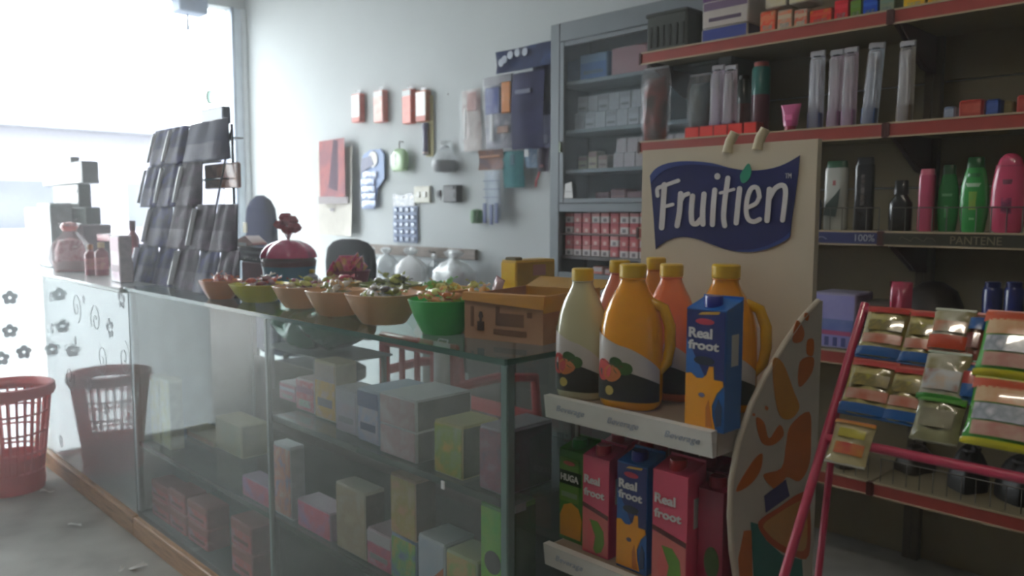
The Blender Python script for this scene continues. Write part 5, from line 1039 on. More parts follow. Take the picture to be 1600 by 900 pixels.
# ------------------------------------------------------------------ drink display stand
TX0, TX1, TYF, TYB = -1.083, -.70, 1.15, 1.50
ds = thing('drink_stand', 'cream drink display stand with a big blue ribbon logo board and two white-edged shelves', 'display stand', ((TX0+TX1)/2, TYB, 0)); OXs = (TX0+TX1)/2
bd = mat((208, 198, 178), .5, var=.02); wh = mat((226, 226, 222), .45)
BX0, BX1 = at(1003, 300, Y=TYB).x, at(1275, 300, Y=TYB).x; BT = at(1140, 226, Y=TYB).z
def dpart(name, lo, hi, m, par=ds, bev=.002):
    lo, hi = Vector(lo), Vector(hi); c = (lo+hi)/2-Vector((OXs, TYB, 0)); return B().box(c, hi-lo, bev=bev).done(name, m, par)
board = B().prism([Vector((x-OXs, 0, z)) for x, z in ((TX0, .08), (BX1, .08), (BX1, BT), (BX0, BT), (BX0, .985), (TX0, .985))], (0, .018, 0)).done('back_board', bd, ds)
cbf = 3.2133
def bp_(x, y): return at(1000+x/cbf, 200+y/cbf, Y=TYB-.0015)-Vector((OXs, TYB, 0))
def flat(name, pts, m, par, d=.0015, lift=0.):
    return B().prism([bp_(*p)+Vector((0, -lift, 0)) for p in pts], (0, -d, 0)).done(name, m, par)
def cat_(P, n=6, closed=False):
    out = []; L = len(P)
    for i in range(L-1 if not closed else L):
        p0, p1, p2, p3 = [Vector(P[(i+k) % L] if closed else P[max(0, min(L-1, i+k))]).to_2d() for k in (-1, 0, 1, 2)]
        for j in range(n):
            t = j/n; out.append(tuple(.5*((2*p1)+(p2-p0)*t+(2*p0-5*p1+4*p2-p3)*t*t+(3*p1-p0-3*p2+p3)*t**3)))
    if not closed: out.append(tuple(P[-1]))
    return out
topc = cat_([(52, 240), (80, 205), (130, 180), (200, 168), (290, 168), (370, 178), (450, 200), (530, 212), (600, 212), (680, 198), (745, 172), (803, 138)], 4)
rgt = cat_([(803, 138), (795, 230), (780, 350), (765, 450), (755, 545)], 3)
bot = cat_([(755, 545), (735, 562), (690, 588), (630, 610), (560, 622), (490, 620), (420, 605), (350, 580), (290, 558), (230, 547), (175, 552), (125, 572), (80, 607)], 4)
lft = cat_([(80, 607), (72, 480), (62, 350), (52, 240)], 3)
rb_ = flat('logo_ribbon', topc[:-1]+rgt[:-1]+bot[:-1]+lft[:-1], mat((34, 42, 104), .35), board)
hi1 = cat_([(52, 240), (80, 205), (130, 180), (200, 168), (290, 168), (370, 178), (440, 198)], 4); hi2 = cat_([(440, 200), (360, 190), (290, 184), (210, 188), (140, 206), (95, 235), (56, 280)], 4)
flat('ribbon_highlight', hi1+hi2, mat((60, 80, 150), .35), rb_, .0006, .0016)
flat('ribbon_highlight', cat_([(755, 545), (735, 562), (690, 588), (630, 610), (560, 622), (490, 620)], 4)+cat_([(490, 612), (560, 610), (630, 594), (690, 568), (730, 545), (756, 520)], 4), mat((60, 80, 150), .35), rb_, .0006, .0016)
white = mat((216, 216, 220), .4)
def stroke(name, P, w_, par, m=white, lift=.0017, taper=None):
    Q = cat_(P, 6) if len(P) > 2 else [tuple(P[0]), tuple(P[1])]
    L, R = [], []
    for i, p in enumerate(Q):
        a = Vector(Q[max(0, i-1)]); b = Vector(Q[min(len(Q)-1, i+1)]); d = (b-a).normalized(); n_ = Vector((-d.y, d.x))*w_/2*((taper[0]+(taper[1]-taper[0])*i/(len(Q)-1)) if taper else 1)
        L.append(tuple(Vector(p)+n_)); R.append(tuple(Vector(p)-n_))
    def cap(p, d, r): return [tuple(Vector(p)+r*(d*math.sin(t)+Vector((-d.y, d.x))*math.cos(t))) for t in [PI*k/6 for k in range(1, 6)]]
    d1 = (Vector(Q[-1])-Vector(Q[-2])).normalized(); d0 = (Vector(Q[0])-Vector(Q[1])).normalized()
    r1 = (Vector(L[-1])-Vector(R[-1])).length/2; r0 = (Vector(L[0])-Vector(R[0])).length/2
    pts = L+cap(Q[-1], d1, r1)+R[::-1]+cap(Q[0], d0, r0)
    # quads along the stroke so bends stay clean
    b = B(); n = len(Q); y0 = lift; y1 = lift+.0014
    for yy in (y0, y1): b.v += [tuple(bp_(*p)+Vector((0, -yy, 0))) for p in L]+[tuple(bp_(*p)+Vector((0, -yy, 0))) for p in R]
    for i in range(n-1):
        b.f += [(2*n+i, 2*n+i+1, 3*n+i+1, 3*n+i), (i, n+i, n+i+1, i+1), (i, i+1, 2*n+i+1, 2*n+i), (n+i, 3*n+i, 3*n+i+1, n+i+1)]
    b.f += [(0, 2*n, 3*n, n), (n-1, 2*n-1, 4*n-1, 3*n-1)]
    for q, d, r in ((Q[-1], d1, r1), (Q[0], d0, r0)):
        b.prism([bp_(*p)+Vector((0, -lift, 0)) for p in [tuple(Vector(q)+Vector((-d.y, d.x))*r)]+cap(q, d, r)+[tuple(Vector(q)-Vector((-d.y, d.x))*r)]], (0, -.0014, 0))
    return b.done(name, m, par, sharp=1)
strokes = [([(126, 285), (120, 390), (112, 500)], 27), ([(92, 340), (92, 305), (125, 290), (165, 275), (196, 264)], 19), ([(122, 396), (168, 384)], 17),
           ([(208, 330), (202, 420), (190, 490)], 26), ([(206, 372), (222, 342), (246, 330)], 21),
           ([(268, 342), (262, 420), (266, 472), (288, 480), (312, 455)], 26), ([(326, 332), (319, 420), (320, 482)], 26),
           ([(380, 312), (372, 400), (368, 484)], 26), ([(446, 252), (430, 370), (424, 445), (430, 490)], 25), ([(408, 326), (476, 308)], 15),
           ([(505, 305), (495, 400), (488, 476)], 26),
           ([(548, 398), (588, 378), (604, 346)], 21), ([(605, 346), (594, 302), (566, 302), (546, 345), (538, 410), (548, 456), (576, 470), (606, 458)], 23),
           ([(655, 308), (649, 390), (643, 464)], 27), ([(656, 350), (684, 304), (720, 288), (736, 316), (729, 400), (721, 462)], 25)]
for i, (P, w_) in enumerate(strokes): stroke('logo_letter', P, w_, rb_, lift=.0017+.00012*i)
flat('logo_letter', [(392+15*math.cos(t), 243+16*math.sin(t)) for t in [2*PI*i/16 for i in range(16)]], white, rb_, .0014, .0017)
flat('logo_leaf', cat_([(548, 178), (562, 212), (556, 246), (532, 274), (512, 272), (506, 238), (524, 206)], 4, True), mat((40, 150, 120), .4), rb_, .0014, .0017)
p = bp_(748, 240); text('TM', white, rb_, p+Vector((0, -.003, 0)), .013, .010)
# clips on the top of the board
for px, py in ((1139, 208), (1186, 203)):
    p = at(px, py+22, Y=TYB)-Vector((OXs, TYB, 0))
    B().tube([p+Vector((-.003, .0, -.012)), p+Vector((0, .004, .012)), p+Vector((.010, .006, .03))], [.011, .0105, .010], 12).done('hook_stub', mat((206, 196, 166), .5), board)
def dshelf(zt, par=ds):
    s_ = dpart('shelf', (TX0+.004, TYF+.01, zt-.012), (TX1-.004, TYB, zt), mat((150, 132, 112), .6))
    f_ = B().add([(TX0-OXs, TYF-TYB, zt-.040), (TX1-OXs, TYF-TYB, zt-.040), (TX1-OXs, TYF-TYB+.012, zt-.040), (TX0-OXs, TYF-TYB+.012, zt-.040), (TX0-OXs, TYF-TYB-.006, zt+.006), (TX1-OXs, TYF-TYB-.006, zt+.006), (TX1-OXs, TYF-TYB+.012, zt+.006), (TX0-OXs, TYF-TYB+.012, zt+.006)],
        [(0, 1, 5, 4), (1, 2, 6, 5), (2, 3, 7, 6), (3, 0, 4, 7), (4, 5, 6, 7), (3, 2, 1, 0)]).done('front_strip', wh, s_)
    for k in range(3):
        text('Beverage', mat((176, 186, 200), .45), s_, (TX0-OXs+.068+.128*k, TYF-TYB-.0035, zt-.017), .072, .016, shear=.35, rot=(.13, 0, 0))
    for sx, x in ((-1, TX0), (1, TX1-.006)): B().box((x+.003-OXs, (TYF+TYB)/2-TYB+.005, zt-.021), (.006, TYB-TYF-.02, .038)).done('side_strip', mat((186, 178, 164), .5), s_)
SZA, SZB = .882, .575
dshelf(SZA); dshelf(SZB); dshelf(.26)
B().tube([(TX0-OXs+.006, TYF-TYB+.09, .26), (TX0-OXs+.006, TYF-TYB+.09, SZA-.012)], .005, 8).done('support_rod', mat((190, 190, 186), .4, .4), ds)
dpart('base', (TX0, TYF-.01, 0), (TX1, TYB, .08), mat((180, 172, 158), .5))
# curved printed side panel
def sp_(px, py): return at(px, py, X=TX1+.004)-Vector((OXs, TYB, 0))
arc = [sp_(1275, 470), sp_(1250, 497), sp_(1220, 540), sp_(1192, 588), sp_(1170, 632), sp_(1150, 690), sp_(1139, 750), sp_(1137, 805), sp_(1140, 860)]
last = arc[-1]; arc += [Vector((last.x, last.y+.03, last.z-.10)), Vector((last.x, last.y+.085, last.z-.22)), Vector((last.x, last.y+.16, last.z-.36)), Vector((last.x, last.y+.17, 0)), Vector((last.x, .016, 0)), Vector((last.x, .016, arc[0].z))]
spn = B().prism([Vector((TX1+.004-OXs, a.y, a.z)) for a in arc], (.008, 0, 0)).done('side_panel', mat((206, 202, 190), .45, var=.02), ds)
B().tube([Vector((TX1+.008-OXs, a.y, a.z)) for a in arc[:13]], .0055, 8).done('edge_trim', mat((214, 206, 190), .4), spn)
pf = 1.957
def art(name, pts, c, lift=0., smooth=True):
    q = [at(1130+x/pf, 440+y/pf, X=TX1+.0125) for x, y in (cat_(pts, 4, True) if smooth else pts)]
    q = [Vector((TX1+.0122+lift-OXs, v.y-TYB, v.z)) for v in q]
    B().prism(q, (.0008, 0, 0)).done(name, mat(c, .4), spn)
OR, OY = (206, 112, 40), (216, 150, 50)
art('splash_print', [(225, 118), (247, 150), (240, 182), (212, 182)], OR); art('splash_print', [(250, 95), (262, 100), (258, 120), (248, 112)], OR)
art('fruit_print', [(152, 238), (182, 250), (215, 335), (232, 385), (205, 420), (172, 408), (155, 330)], OY, .0004)
art('splash_print', [(235, 245), (275, 232), (270, 280), (232, 322)], OR); art('splash_print', [(258, 180), (276, 178), (274, 225), (256, 220)], OR)
art('splash_print', [(100, 418), (124, 430), (140, 480), (172, 438), (184, 470), (150, 500), (116, 490)], OR, .0002)
art('splash_print', [(40, 642), (58, 600), (98, 540), (120, 528), (112, 580), (80, 622)], OR)
art('splash_print', [(206, 440), (262, 398), (268, 480), (262, 560), (232, 610), (192, 598), (166, 640), (122, 592), (178, 570), (192, 500)], OR, .0002)
art('drop_print', [(92, 402), (98, 406), (94, 412), (90, 408)], OR); art('drop_print', [(130, 380), (138, 386), (134, 394), (128, 388)], OR)
art('blue_print', [(125, 655), (190, 605), (202, 655), (130, 706)], (60, 56, 120), .0005, False)
art('slice_rind', [(108, 735), (170, 690), (232, 648), (262, 660), (262, 835), (210, 838), (160, 815), (124, 780)], (196, 84, 36), .0002)
art('slice_print', [(122, 742), (170, 706), (230, 672), (252, 680), (252, 812), (210, 818), (168, 798), (136, 770)], (206, 150, 84), .0006)
art('glass_print', [(84, 735), (108, 742), (130, 790), (180, 835), (240, 850), (245, 930), (95, 930)], (40, 120, 112), .0001, False)
art('splash_print', [(46, 850), (64, 762), (86, 760), (90, 925), (52, 925)], OR, 0, False)

# ------------------------------------------------------------------ juice jugs and cartons
def jug(px, py, Y, c, capc, label, H=.27, r=.062, lab=True, hand=True, liquid=.86, hcol=None):
    X = at(px, py, Y=Y).x; z = SZA+.001
    t = thing('juice_jug', label, 'jug', (X, Y, z), .32, 'juice jugs on the drink stand')
    jm = mat(c, .10, coat=1.0, var=.03, nscale=3)
    b = r*.78
    B().sq([(0, r*.86, b*.86), (.006, r*.96, b*.96), (.02, r, b), (H*.36, r, b), (H*.46, r*.99, b), (H*.56, r*.96, b*.97), (H*.66, r*.86, b*.9), (H*.75, r*.68, b*.78), (H*.82, r*.50, b*.6), (H*.87, r*.40, b*.5), (H*.90, r*.37, b*.47), (H*.925, r*.36, b*.46)], 32, 2.7).done('bottle', jm, t)
    B().lathe([(r*.40, H*.905), (r*.43, H*.912), (r*.43, H*.99), (r*.38, H), (.001, H)], 28, wave=.03, nw=28).done('cap', mat(capc, .35, coat=.2), t)
    B().lathe([(r*.42, H*.895), (r*.44, H*.90), (r*.42, H*.905)], 24, caps=False).done('neck_ring', jm, t)
    if hand: B().tube([(r*.62, 0, H*.74), (r*1.02, 0, H*.70), (r*1.22, 0, H*.58), (r*1.24, 0, H*.44), (r*1.16, 0, H*.33), (r*.9, 0, H*.26)], [.009, .0105, .011, .0105, .010, .009], 10).done('handle', mat(hcol or tuple(int(v*.96) for v in c), .2, coat=.8), t)
    if lab:
        e = 2.7
        def lf(u, v):
            a = PI*(1.02+u*.92); ct, st_ = math.cos(a), math.sin(a); k = 1.012
            top = .55-.27*u**1.4
            return (k*r*math.copysign(abs(ct)**(2/e), ct), k*b*math.copysign(abs(st_)**(2/e), st_), H*(.06+(top-.06)*v))
        lb = B().grid(lf, 26, 10).done('label', mat((206, 200, 196), .35, coat=.4), t)
        def lf2(u, v, d=1.017):
            p = lf(u, v*.55*min(1, .55/(.55-.27*u**1.4)*.8) if True else v); return (p[0]*d/1.012, p[1]*d/1.012, p[2])
        B().grid(lambda u, v: lf2(u, v), 26, 6).done('dark_print', mat((48, 48, 42), .35, coat=.3), lb)
        def disc(u0, z0, rr, c_, nm, d=1.024):
            q = []
            for k in range(14):
                a_ = 2*PI*k/14; u = u0+math.cos(a_)*rr/(PI*r*.9); a = PI*(1.02+u*.92); ct, st_ = math.cos(a), math.sin(a)
                q.append((d*r*math.copysign(abs(ct)**(2/e), ct), d*b*math.copysign(abs(st_)**(2/e), st_), H*z0+math.sin(a_)*rr))
            B().prism(q, (-.0002, -.0008, 0)).done(nm, mat(c_, .35, coat=.3), lb)
        disc(.30, .27, .021, (206, 62, 56), 'apple_print'); disc(.42, .25, .016, (216, 130, 70), 'fruit_print', 1.028); disc(.52, .29, .012, (70, 110, 50), 'leaf_print', 1.026); disc(.40, .13, .009, (200, 180, 90), 'grape_print', 1.026); disc(.46, .33, .010, (60, 100, 48), 'leaf_print', 1.026)
        B().tube([Vector(lf(.28, .62))*1.02, Vector(lf(.40, .6))*1.02, Vector(lf(.52, .62))*1.02], .0012, 5).done('script_print', mat((120, 60, 50), .4), lb)
    return t
YC = (222, 184, 36)
jug(909, 600, 1.210, (204, 202, 166), YC, 'clear pale lemon drink jug at the left end of the stand shelf', .258, .051, hand=False)
jug(986, 630, 1.217, (255, 172, 16), YC, 'large bright orange juice jug at the front of the stand shelf', .272, .060, hcol=(224, 170, 30))
jug(1046, 600, 1.326, (244, 136, 88), YC, 'peach-pink juice jug behind the front orange jug and blue carton', .268, .054, hand=False)
jug(966, 590, 1.318, (214, 128, 104), YC, 'pink juice jug behind the lemon jug, mostly hidden', .27, .05, hand=False)
jug(1022, 590, 1.435, (214, 140, 60), YC, 'amber juice jug at the back of the stand, between pink and peach jugs', .272, .05, hand=False)
jug(1130, 600, 1.332, (240, 158, 24), YC, 'deep orange juice jug with yellow handle, at the right end of the stand shelf', .272, .062, hcol=(222, 170, 30))
def carton(px, py, Y, z, label, kind, H=.215, W=.072, D=.052, rz=0., X=None):
    p = at(px, py, Y=Y)
    if X is not None: p.x = X
    t = thing('juice_carton', label, 'carton', (p.x+W/2, Y, z), rz, 'juice cartons on the drink stand')
    C = {'blue': (36, 108, 190), 'pink': (226, 90, 120), 'green': (70, 136, 40), 'maroon': (150, 40, 70)}[kind]  # maroon: the pink guava carton with shade painted into its colours
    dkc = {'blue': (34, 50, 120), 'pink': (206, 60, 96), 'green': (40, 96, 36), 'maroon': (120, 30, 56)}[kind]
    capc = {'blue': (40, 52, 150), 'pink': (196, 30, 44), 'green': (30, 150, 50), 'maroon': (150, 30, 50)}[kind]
    B().add([(-W/2, 0, 0), (W/2, 0, 0), (W/2, D, 0), (-W/2, D, 0), (-W/2, 0, H*.93), (W/2, 0, H*.93), (W/2, D, H), (-W/2, D, H)], [(3, 2, 1, 0), (0, 1, 5, 4), (1, 2, 6, 5), (2, 3, 7, 6), (3, 0, 4, 7), (4, 5, 6, 7)]).done('carton', mat(C, .3, coat=.4, var=.03), t)
    B().box((0, D-.001, H+.001), (W, .003, .006)).done('top_seal', mat(C, .3, coat=.3), t)
    B().lathe([(.016, -.004), (.016, .012), (.0145, .016), (.001, .016)], 18, (0, D*.42, H*.955), wave=.03, nw=18).done('screw_cap', mat(capc, .3, coat=.3), t)
    y = -.0006
    def fp(name, pts, c, l=0., m=None): B().prism([(x*W, y-l, z_*H) for x, z_ in pts], (0, -.0006, 0)).done(name, m or mat(c, .3, coat=.3), t)
    ell = lambda cx, cz, rx, rz_: [(cx+rx*math.cos(a), cz+rz_*math.sin(a)) for a in [2*PI*i/18 for i in range(18)]]
    B().box((W/2+.0004, D*.55, H*.62), (.0008, D*.4, H*.24)).done('side_label', mat((190, 196, 196), .4), t)
    if kind == 'blue':
        fp('dark_panel', [(.1, .36), (.49, .36), (.49, .92), (-.49, .92), (-.49, .70)], dkc)
        fp('crest_print', ell(-.02, .835, .24, .024), (200, 60, 84), .0006); fp('flash_print', [(-.2, .885), (.32, .90), (.36, .92), (-.1, .905)], (216, 170, 60), .0006)
        fl = []
        for i in range(36):
            a = 2*PI*i/36; rr = 1+.30*math.cos(6*a+.5); fl.append((-.06+.40*rr*math.cos(a), .30+.145*rr*math.sin(a)))
        fl = [(max(-.49, min(.49, x)), max(.02, z_)) for x, z_ in fl]
        fp('mango_print', [(-.49, .02), (.30, .02), (.22, .12), (.2, .2), (.32, .3), (.48, .36), (.46, .40), (.24, .40), (.22, .50), (.11, .495), (.05, .43), (-.05, .40), (-.2, .395), (-.35, .43), (-.49, .42)], (246, 168, 20), .0006)
        fp('mango_shade', [(.06, .03), (.24, .03), (.18, .14), (.12, .24), (.05, .18)], (206, 120, 20), .0012)
        fp('leaf_print', [(.32, .04), (.44, .06), (.46, .2), (.36, .26), (.28, .16)], (50, 70, 110), .0008); fp('drop_print', ell(-.06, .27, .08, .018), (90, 90, 130), .0014)
        fp('oval_print', ell(-.02, .535, .26, .034), (36, 50, 70), .0008)
    elif kind == 'pink':
        fp('light_panel', [(-.49, .02), (.49, .02), (.49, .42), (-.49, .42)], (222, 120, 116))
        fp('sash_print', [(-.49, .44), (.49, .37), (.49, .41), (-.49, .48)], (110, 60, 60), .0006)
        fp('guava_print', [(-.2, .33), (.1, .33), (.32, .25), (.36, .14), (.25, .05), (.05, .02), (-.05, .06), (.02, .18)], (110, 160, 60), .0006)
        fp('flesh_print', [(-.2, .33), (.02, .18), (-.05, .06), (-.2, .05), (-.32, .15)], (226, 110, 110), .0008)
    elif kind == 'green':
        fp('light_panel', [(-.49, .4), (.3, .4), (.3, .85), (-.49, .85)], (100, 150, 50)); fp('dark_band', [(-.49, .58), (.40, .58), (.40, .72), (-.49, .72)], (30, 60, 30), .0006)
        fp('mango_print', [(-.45, .04), (.4, .04), (.44, .25), (.3, .36), (0, .40), (-.3, .36), (-.46, .25)], (220, 156, 30), .0006); fp('crest_print', ell(-.08, .8, .24, .022), (206, 110, 90), .0012)
        fp('grey_band', [(-.4, .45), (.25, .45), (.25, .50), (-.4, .50)], (130, 160, 120), .0010)
    elif kind == 'maroon':
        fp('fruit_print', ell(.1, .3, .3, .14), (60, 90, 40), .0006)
    if kind in ('blue', 'pink'):
        for s_, zc, ww, dx in (('Real', .735 if kind == 'blue' else .70, .60, -.12), ('froot', .665 if kind == 'blue' else .60, .78, -.04)):
            text(s_, mat((226, 226, 228), .35), t, (dx*W, y-.0016, zc*H-(.012*H if s_ == 'froot' else -.01*H)), ww*W, .078*H if s_ == 'Real' else .072*H, off=.028)
    if kind == 'green': text('HUGA', mat((216, 220, 214), .35), t, (-.06*W, y-.0016, .65*H), .72*W, .07*H, off=.02)
    return t
carton(1070, 655, 1.165, SZA+.001, 'tall blue mango drink carton standing in front of the orange jugs', 'blue', .222, .076, .054)
zB = SZB+.001
carton(874, 840, 1.20, zB, 'green mango drink carton at the left end of the lower stand shelf', 'green', .205, .066, .06)
carton(910, 850, 1.185, zB, 'pink guava drink carton between the green and blue cartons on the lower shelf', 'pink', .212, .066, .058, .0)
carton(963, 870, 1.180, zB, 'blue mango drink carton on the lower stand shelf between pink ones', 'blue', .222, .070, .056)
carton(1018, 890, 1.172, zB, 'pink guava drink carton on the lower shelf right of the blue one', 'pink', .228, .074, .058)
for k, X in enumerate((-1.065, -.992, -.919, -.846, -.773)):
    carton(0, 850, 1.30, zB, ('second-row pink carton behind the green one on the lower shelf', 'second-row pink carton behind the first pink one', 'second-row pink carton, shade painted in dark red, behind the blue one', 'second-row pink carton, shade painted in dark red, behind the right pink one', 'second-row pink carton at the right end, painted darker for shade by the curved panel')[k], 'pink' if k < 2 else 'maroon', .20, .062, .056, X=X)
carton(0, 850, 1.20, zB, 'front pink carton painted in dark shade, between right pink carton and the curved panel', 'maroon', .205, .05, .056, X=-.757)

# ------------------------------------------------------------------ pink snack rack
PX0 = -.55; ptop, pbar, plow = at(1352, 475, X=PX0), at(1350, 655, X=PX0), at(1225, 900, X=PX0)
sl = (ptop.y-plow.y)/(ptop.z-plow.z)
def ry(z): return ptop.y+(z-ptop.z)*sl
pr_ = thing('snack_rack', 'pink metal sloping rack hung with snack packets, at right front', 'rack', (PX0, ry(0), 0))
pm = mat((196, 64, 96), .35, coat=.4); RW = .66
def rl_(x, z, dy=0.): return Vector((x, ry(z)-ry(0)+dy, z))
for x in (0, RW):
    B().tube([rl_(x, 0), rl_(x, ptop.z)], .0075, 10).done('side_rail', pm, pr_)
    B().tube([rl_(x, at(1310, 625, X=PX0).z, .004), Vector((x, ry(.93)-ry(0)-.11+.05, .50)), Vector((x, .22, 0))], .006, 8).done('prop_leg', pm, pr_)
zbar = at(1351, 657, X=PX0).z
for z in (zbar, ptop.z-.01, .45, .12): B().tube([rl_(0, z), rl_(RW, z)], .0075, 10).done('cross_bar', pm, pr_)
for i, z in enumerate((1.0, 1.06)): B().tube([rl_(0, z, .006), rl_(RW, z, .006)], .003, 6).done('hang_wire', mat((90, 80, 84), .4, .5), pr_)
# packets lie on the slope: built upright, then laid back along the rack
tiltx = -math.atan(sl)
def rp_(px, py): # point on the slope plane seen at px,py
    d = _r3*((px-800)/F) - _u3*((py-450)/F) + _f2
    nrm = Vector((0, 1, -sl)); P0 = Vector((0, ptop.y-.012, ptop.z)); t = (P0-CAM).dot(nrm)/d.dot(nrm); return CAM+d*t
def spack(label, quad, cols, seal, band, seed=0, th=.016, group='snack packets on the pink rack', stripe=None, lift=0.):
    (x0, y0), (x1, y1) = quad   # lower-left and upper-left/right guide points in the photograph
    a = rp_(x0, y1); b = rp_(x0, y0); c = rp_(x1, y1)
    return a, b, c
def spk(label, xl, xr, yt, yb, cols, seal, bands, seed=0, th=.016, lift=0., scale=16):
    """packet with its lower edge centred at pixel ((xl+xr)/2, yb) and its upper edge at yt"""
    pb = rp_((xl+xr)/2, yb); pt = rp_((xl+xr)/2+ (yb-yt)*.18, yt)
    W = abs(rp_(xr, yb).x-rp_(xl, yb).x); H = (pt-pb).length
    t = thing('snack_packet', label, 'packet', (pb.x, pb.y-lift, pb.z), 0, 'snack packets on the pink rack'); t.rotation_euler = (tiltx, 0, 0)
    B().pillow((0, 0, 0), W*.97, H*.97, th, 12, 12, .0025, seed).done('packet', pmat(cols, scale, .16, 1.0, bump=.3), t)
    for z, c in ((H*.965, seal[0]), (H*.03, seal[1])): B().box((0, -.001, z), (W*.96, .003, H*.06), bev=.0008).done('crimp', mat(c, .2, coat=.8), t)
    def shp(u, v0): return -th*.5*((max(0, 1-abs(2*u-1)**2.6))*(max(0, 1-abs(2*v0-1)**4)))**.6-.0026
    for (zc, hh, c, u0, u1) in bands:
        B().grid(lambda u, v: ((u0+(u1-u0)*u-.5)*W*.97, shp(u0+(u1-u0)*u, zc+(v-.5)*hh)-.0008, (zc+(v-.5)*hh)*H*.97), 10, 4).done('band_print', mat(c, .18, coat=1.0) if not isinstance(c, list) else pmat(c, 40, .18, 1.0), t)
    return t
fruit = [(150, 120, 60), (200, 190, 120), (120, 110, 50), (190, 110, 70)]
BL, RD, YL, GR = (30, 96, 170), (196, 58, 44), (196, 186, 60), (60, 150, 50)
b1 = [(.62, .2, [(196, 186, 60), (120, 110, 50), (170, 150, 60)], .15, .9), (.36, .18, [(196, 110, 80), (206, 170, 150)], .1, .95), (.12, .16, BL, .0, 1.), (.92, .1, RD, .05, .95)]
spk('noodle packet in the top row against the left rail of the pink rack', 1332, 1408, 480, 562, fruit, ((190, 70, 50), (40, 100, 170)), b1, 1)
spk('noodle packet in the second row against the left rail of the pink rack', 1304, 1386, 562, 652, fruit, ((196, 80, 60), (40, 100, 170)), b1, 2)
spk('noodle packet in the top row, second from the left rail', 1398, 1466, 486, 572, fruit, ((190, 80, 60), (50, 110, 176)), b1, 3)
spk('noodle packet in the second row, second from the left rail', 1372, 1446, 574, 664, fruit, ((196, 80, 60), (50, 110, 176)), b1, 4)
spk('lone small noodle packet hanging below the bar by the left rail', 1284, 1354, 658, 728, [(160, 150, 110), (196, 186, 140), (130, 120, 80)], ((206, 120, 60), (170, 170, 160)), [(.7, .2, (190, 180, 50), .2, .85), (.35, .26, [(196, 70, 50), (206, 150, 60)], .2, .9), (.95, .06, (214, 150, 60), 0., 1.)], 5)
gs = [(170, 180, 150), (206, 206, 190), (150, 140, 90), (110, 150, 80)]
spk('pale green snack packet in the top row with a red base', 1446, 1516, 482, 550, gs, ((180, 190, 170), (200, 90, 50)), [(.2, .3, (200, 76, 40), .05, .95), (.55, .25, [(206, 200, 180), (190, 110, 70)], .1, .9)], 6, lift=.010)
spk('clear-windowed green snack packet in the middle row', 1432, 1508, 548, 626, gs, ((150, 170, 150), (80, 150, 70)), [(.4, .4, [(200, 180, 160), (190, 196, 200), (170, 110, 80)], .1, .9), (.06, .1, GR, .0, 1.)], 7, lift=.012)
spk('olive snack packet with clear wrap just above the pink bar', 1420, 1502, 618, 690, [(120, 120, 84), (150, 150, 110), (96, 100, 70)], ((90, 150, 60), (120, 120, 100)), [(.92, .12, (90, 160, 60), .0, 1.), (.5, .4, [(150, 146, 120), (120, 116, 90)], .15, .85)], 8, lift=.012)
spk('narrow multicolour packet in the top row, left of the large green packs', 1500, 1536, 488, 566, [(90, 120, 60), (150, 70, 60), (60, 110, 150)], ((190, 60, 50), (60, 120, 60)), [(.75, .25, BL, .1, .9), (.4, .3, (130, 60, 50), .1, .9)], 9, lift=.006)
spk('narrow multicolour packet in the middle row, left of the large green packs', 1492, 1530, 566, 632, [(150, 70, 60), (60, 110, 160), (120, 140, 70)], ((196, 60, 50), (60, 100, 160)), [(.6, .3, (190, 60, 50), .1, .9), (.3, .3, BL, .2, .9)], 10, lift=.006)
big = [(96, 150, 60), (150, 160, 90), (206, 150, 100), (180, 180, 180)]
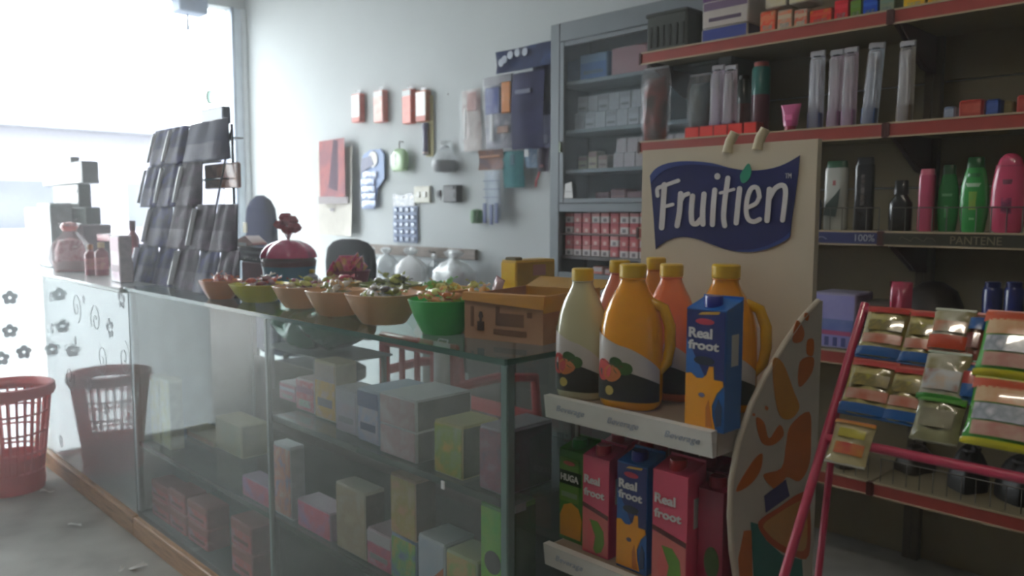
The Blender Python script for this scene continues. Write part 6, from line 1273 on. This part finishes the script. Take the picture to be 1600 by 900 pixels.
bb_ = [(.90, .16, (206, 84, 44), 0., 1.), (.72, .24, [(206, 140, 90), (220, 190, 150)], .08, .92), (.46, .24, [(206, 212, 220), (150, 160, 170), (226, 226, 230)], .1, 1.), (.22, .2, [(190, 130, 120), (206, 180, 160)], .12, .9), (.04, .08, (214, 206, 40), 0., 1.)]
spk('large green and orange snack packet, upper of the two at the right edge', 1520, 1650, 486, 590, [(60, 150, 50), (80, 170, 60), (50, 130, 46)], ((200, 70, 44), (206, 206, 50)), bb_, 11, th=.028, lift=.02)
spk('large green snack packet with yellow edge, lower of the two at the right edge', 1500, 1640, 590, 698, [(60, 150, 50), (80, 170, 60), (50, 130, 46)], ((206, 206, 50), (206, 206, 40)), bb_, 12, th=.028, lift=.022)

# ------------------------------------------------------------------ shop lamps (behind the camera) and a haze volume added to imitate lens glare
def tube_lamp(x, y, z, L, W_, label):
    t = thing('tube_lamp', label, 'lamp', (x, y, z))
    B().box((0, 0, .03), (L, .05, .06), bev=.006).done('housing', mat((225, 225, 222), .4), t)
    B().tube([(-L*.48, 0, -.02), (L*.48, 0, -.02)], .013, 12).done('tube', mat((255, 236, 205), .4, emit=6.0), t)
    for s in (-1, 1): B().box((s*L*.485, 0, -.01), (.02, .04, .045), bev=.004).done('holder', mat((225, 225, 222), .4), t)
    ld = bpy.data.lights.new('tube_light', 'AREA'); ld.shape = 'RECTANGLE'; ld.size = L; ld.size_y = .05; ld.energy = W_; ld.color = (1.0, .90, .76)
    lo = bpy.data.objects.new('tube_light', ld); COL.objects.link(lo); lo.parent = t; lo.location = (0, 0, -.045)
tube_lamp(-.5, .1, 3.15, 1.2, LAMP_W, 'ceiling tube lamp above the shop aisle, out of view behind the camera')
if HAZE:
    hz_ = bpy.data.materials.new('glare_haze'); hz_.use_nodes = True; nt = hz_.node_tree
    for n in list(nt.nodes): nt.nodes.remove(n)
    o = nt.nodes.new('ShaderNodeOutputMaterial'); v = nt.nodes.new('ShaderNodeVolumePrincipled')
    v.inputs['Density'].default_value = HAZE; v.inputs['Anisotropy'].default_value = .55; v.inputs['Color'].default_value = (1, 1, 1, 1)
    nt.links.new(v.outputs[0], o.inputs['Volume'])
    air = B().box((-2.4, .2, 1.62), (7.36, 5.5, 3.2)).done('glare_haze', hz_)
    air['kind'] = 'structure'
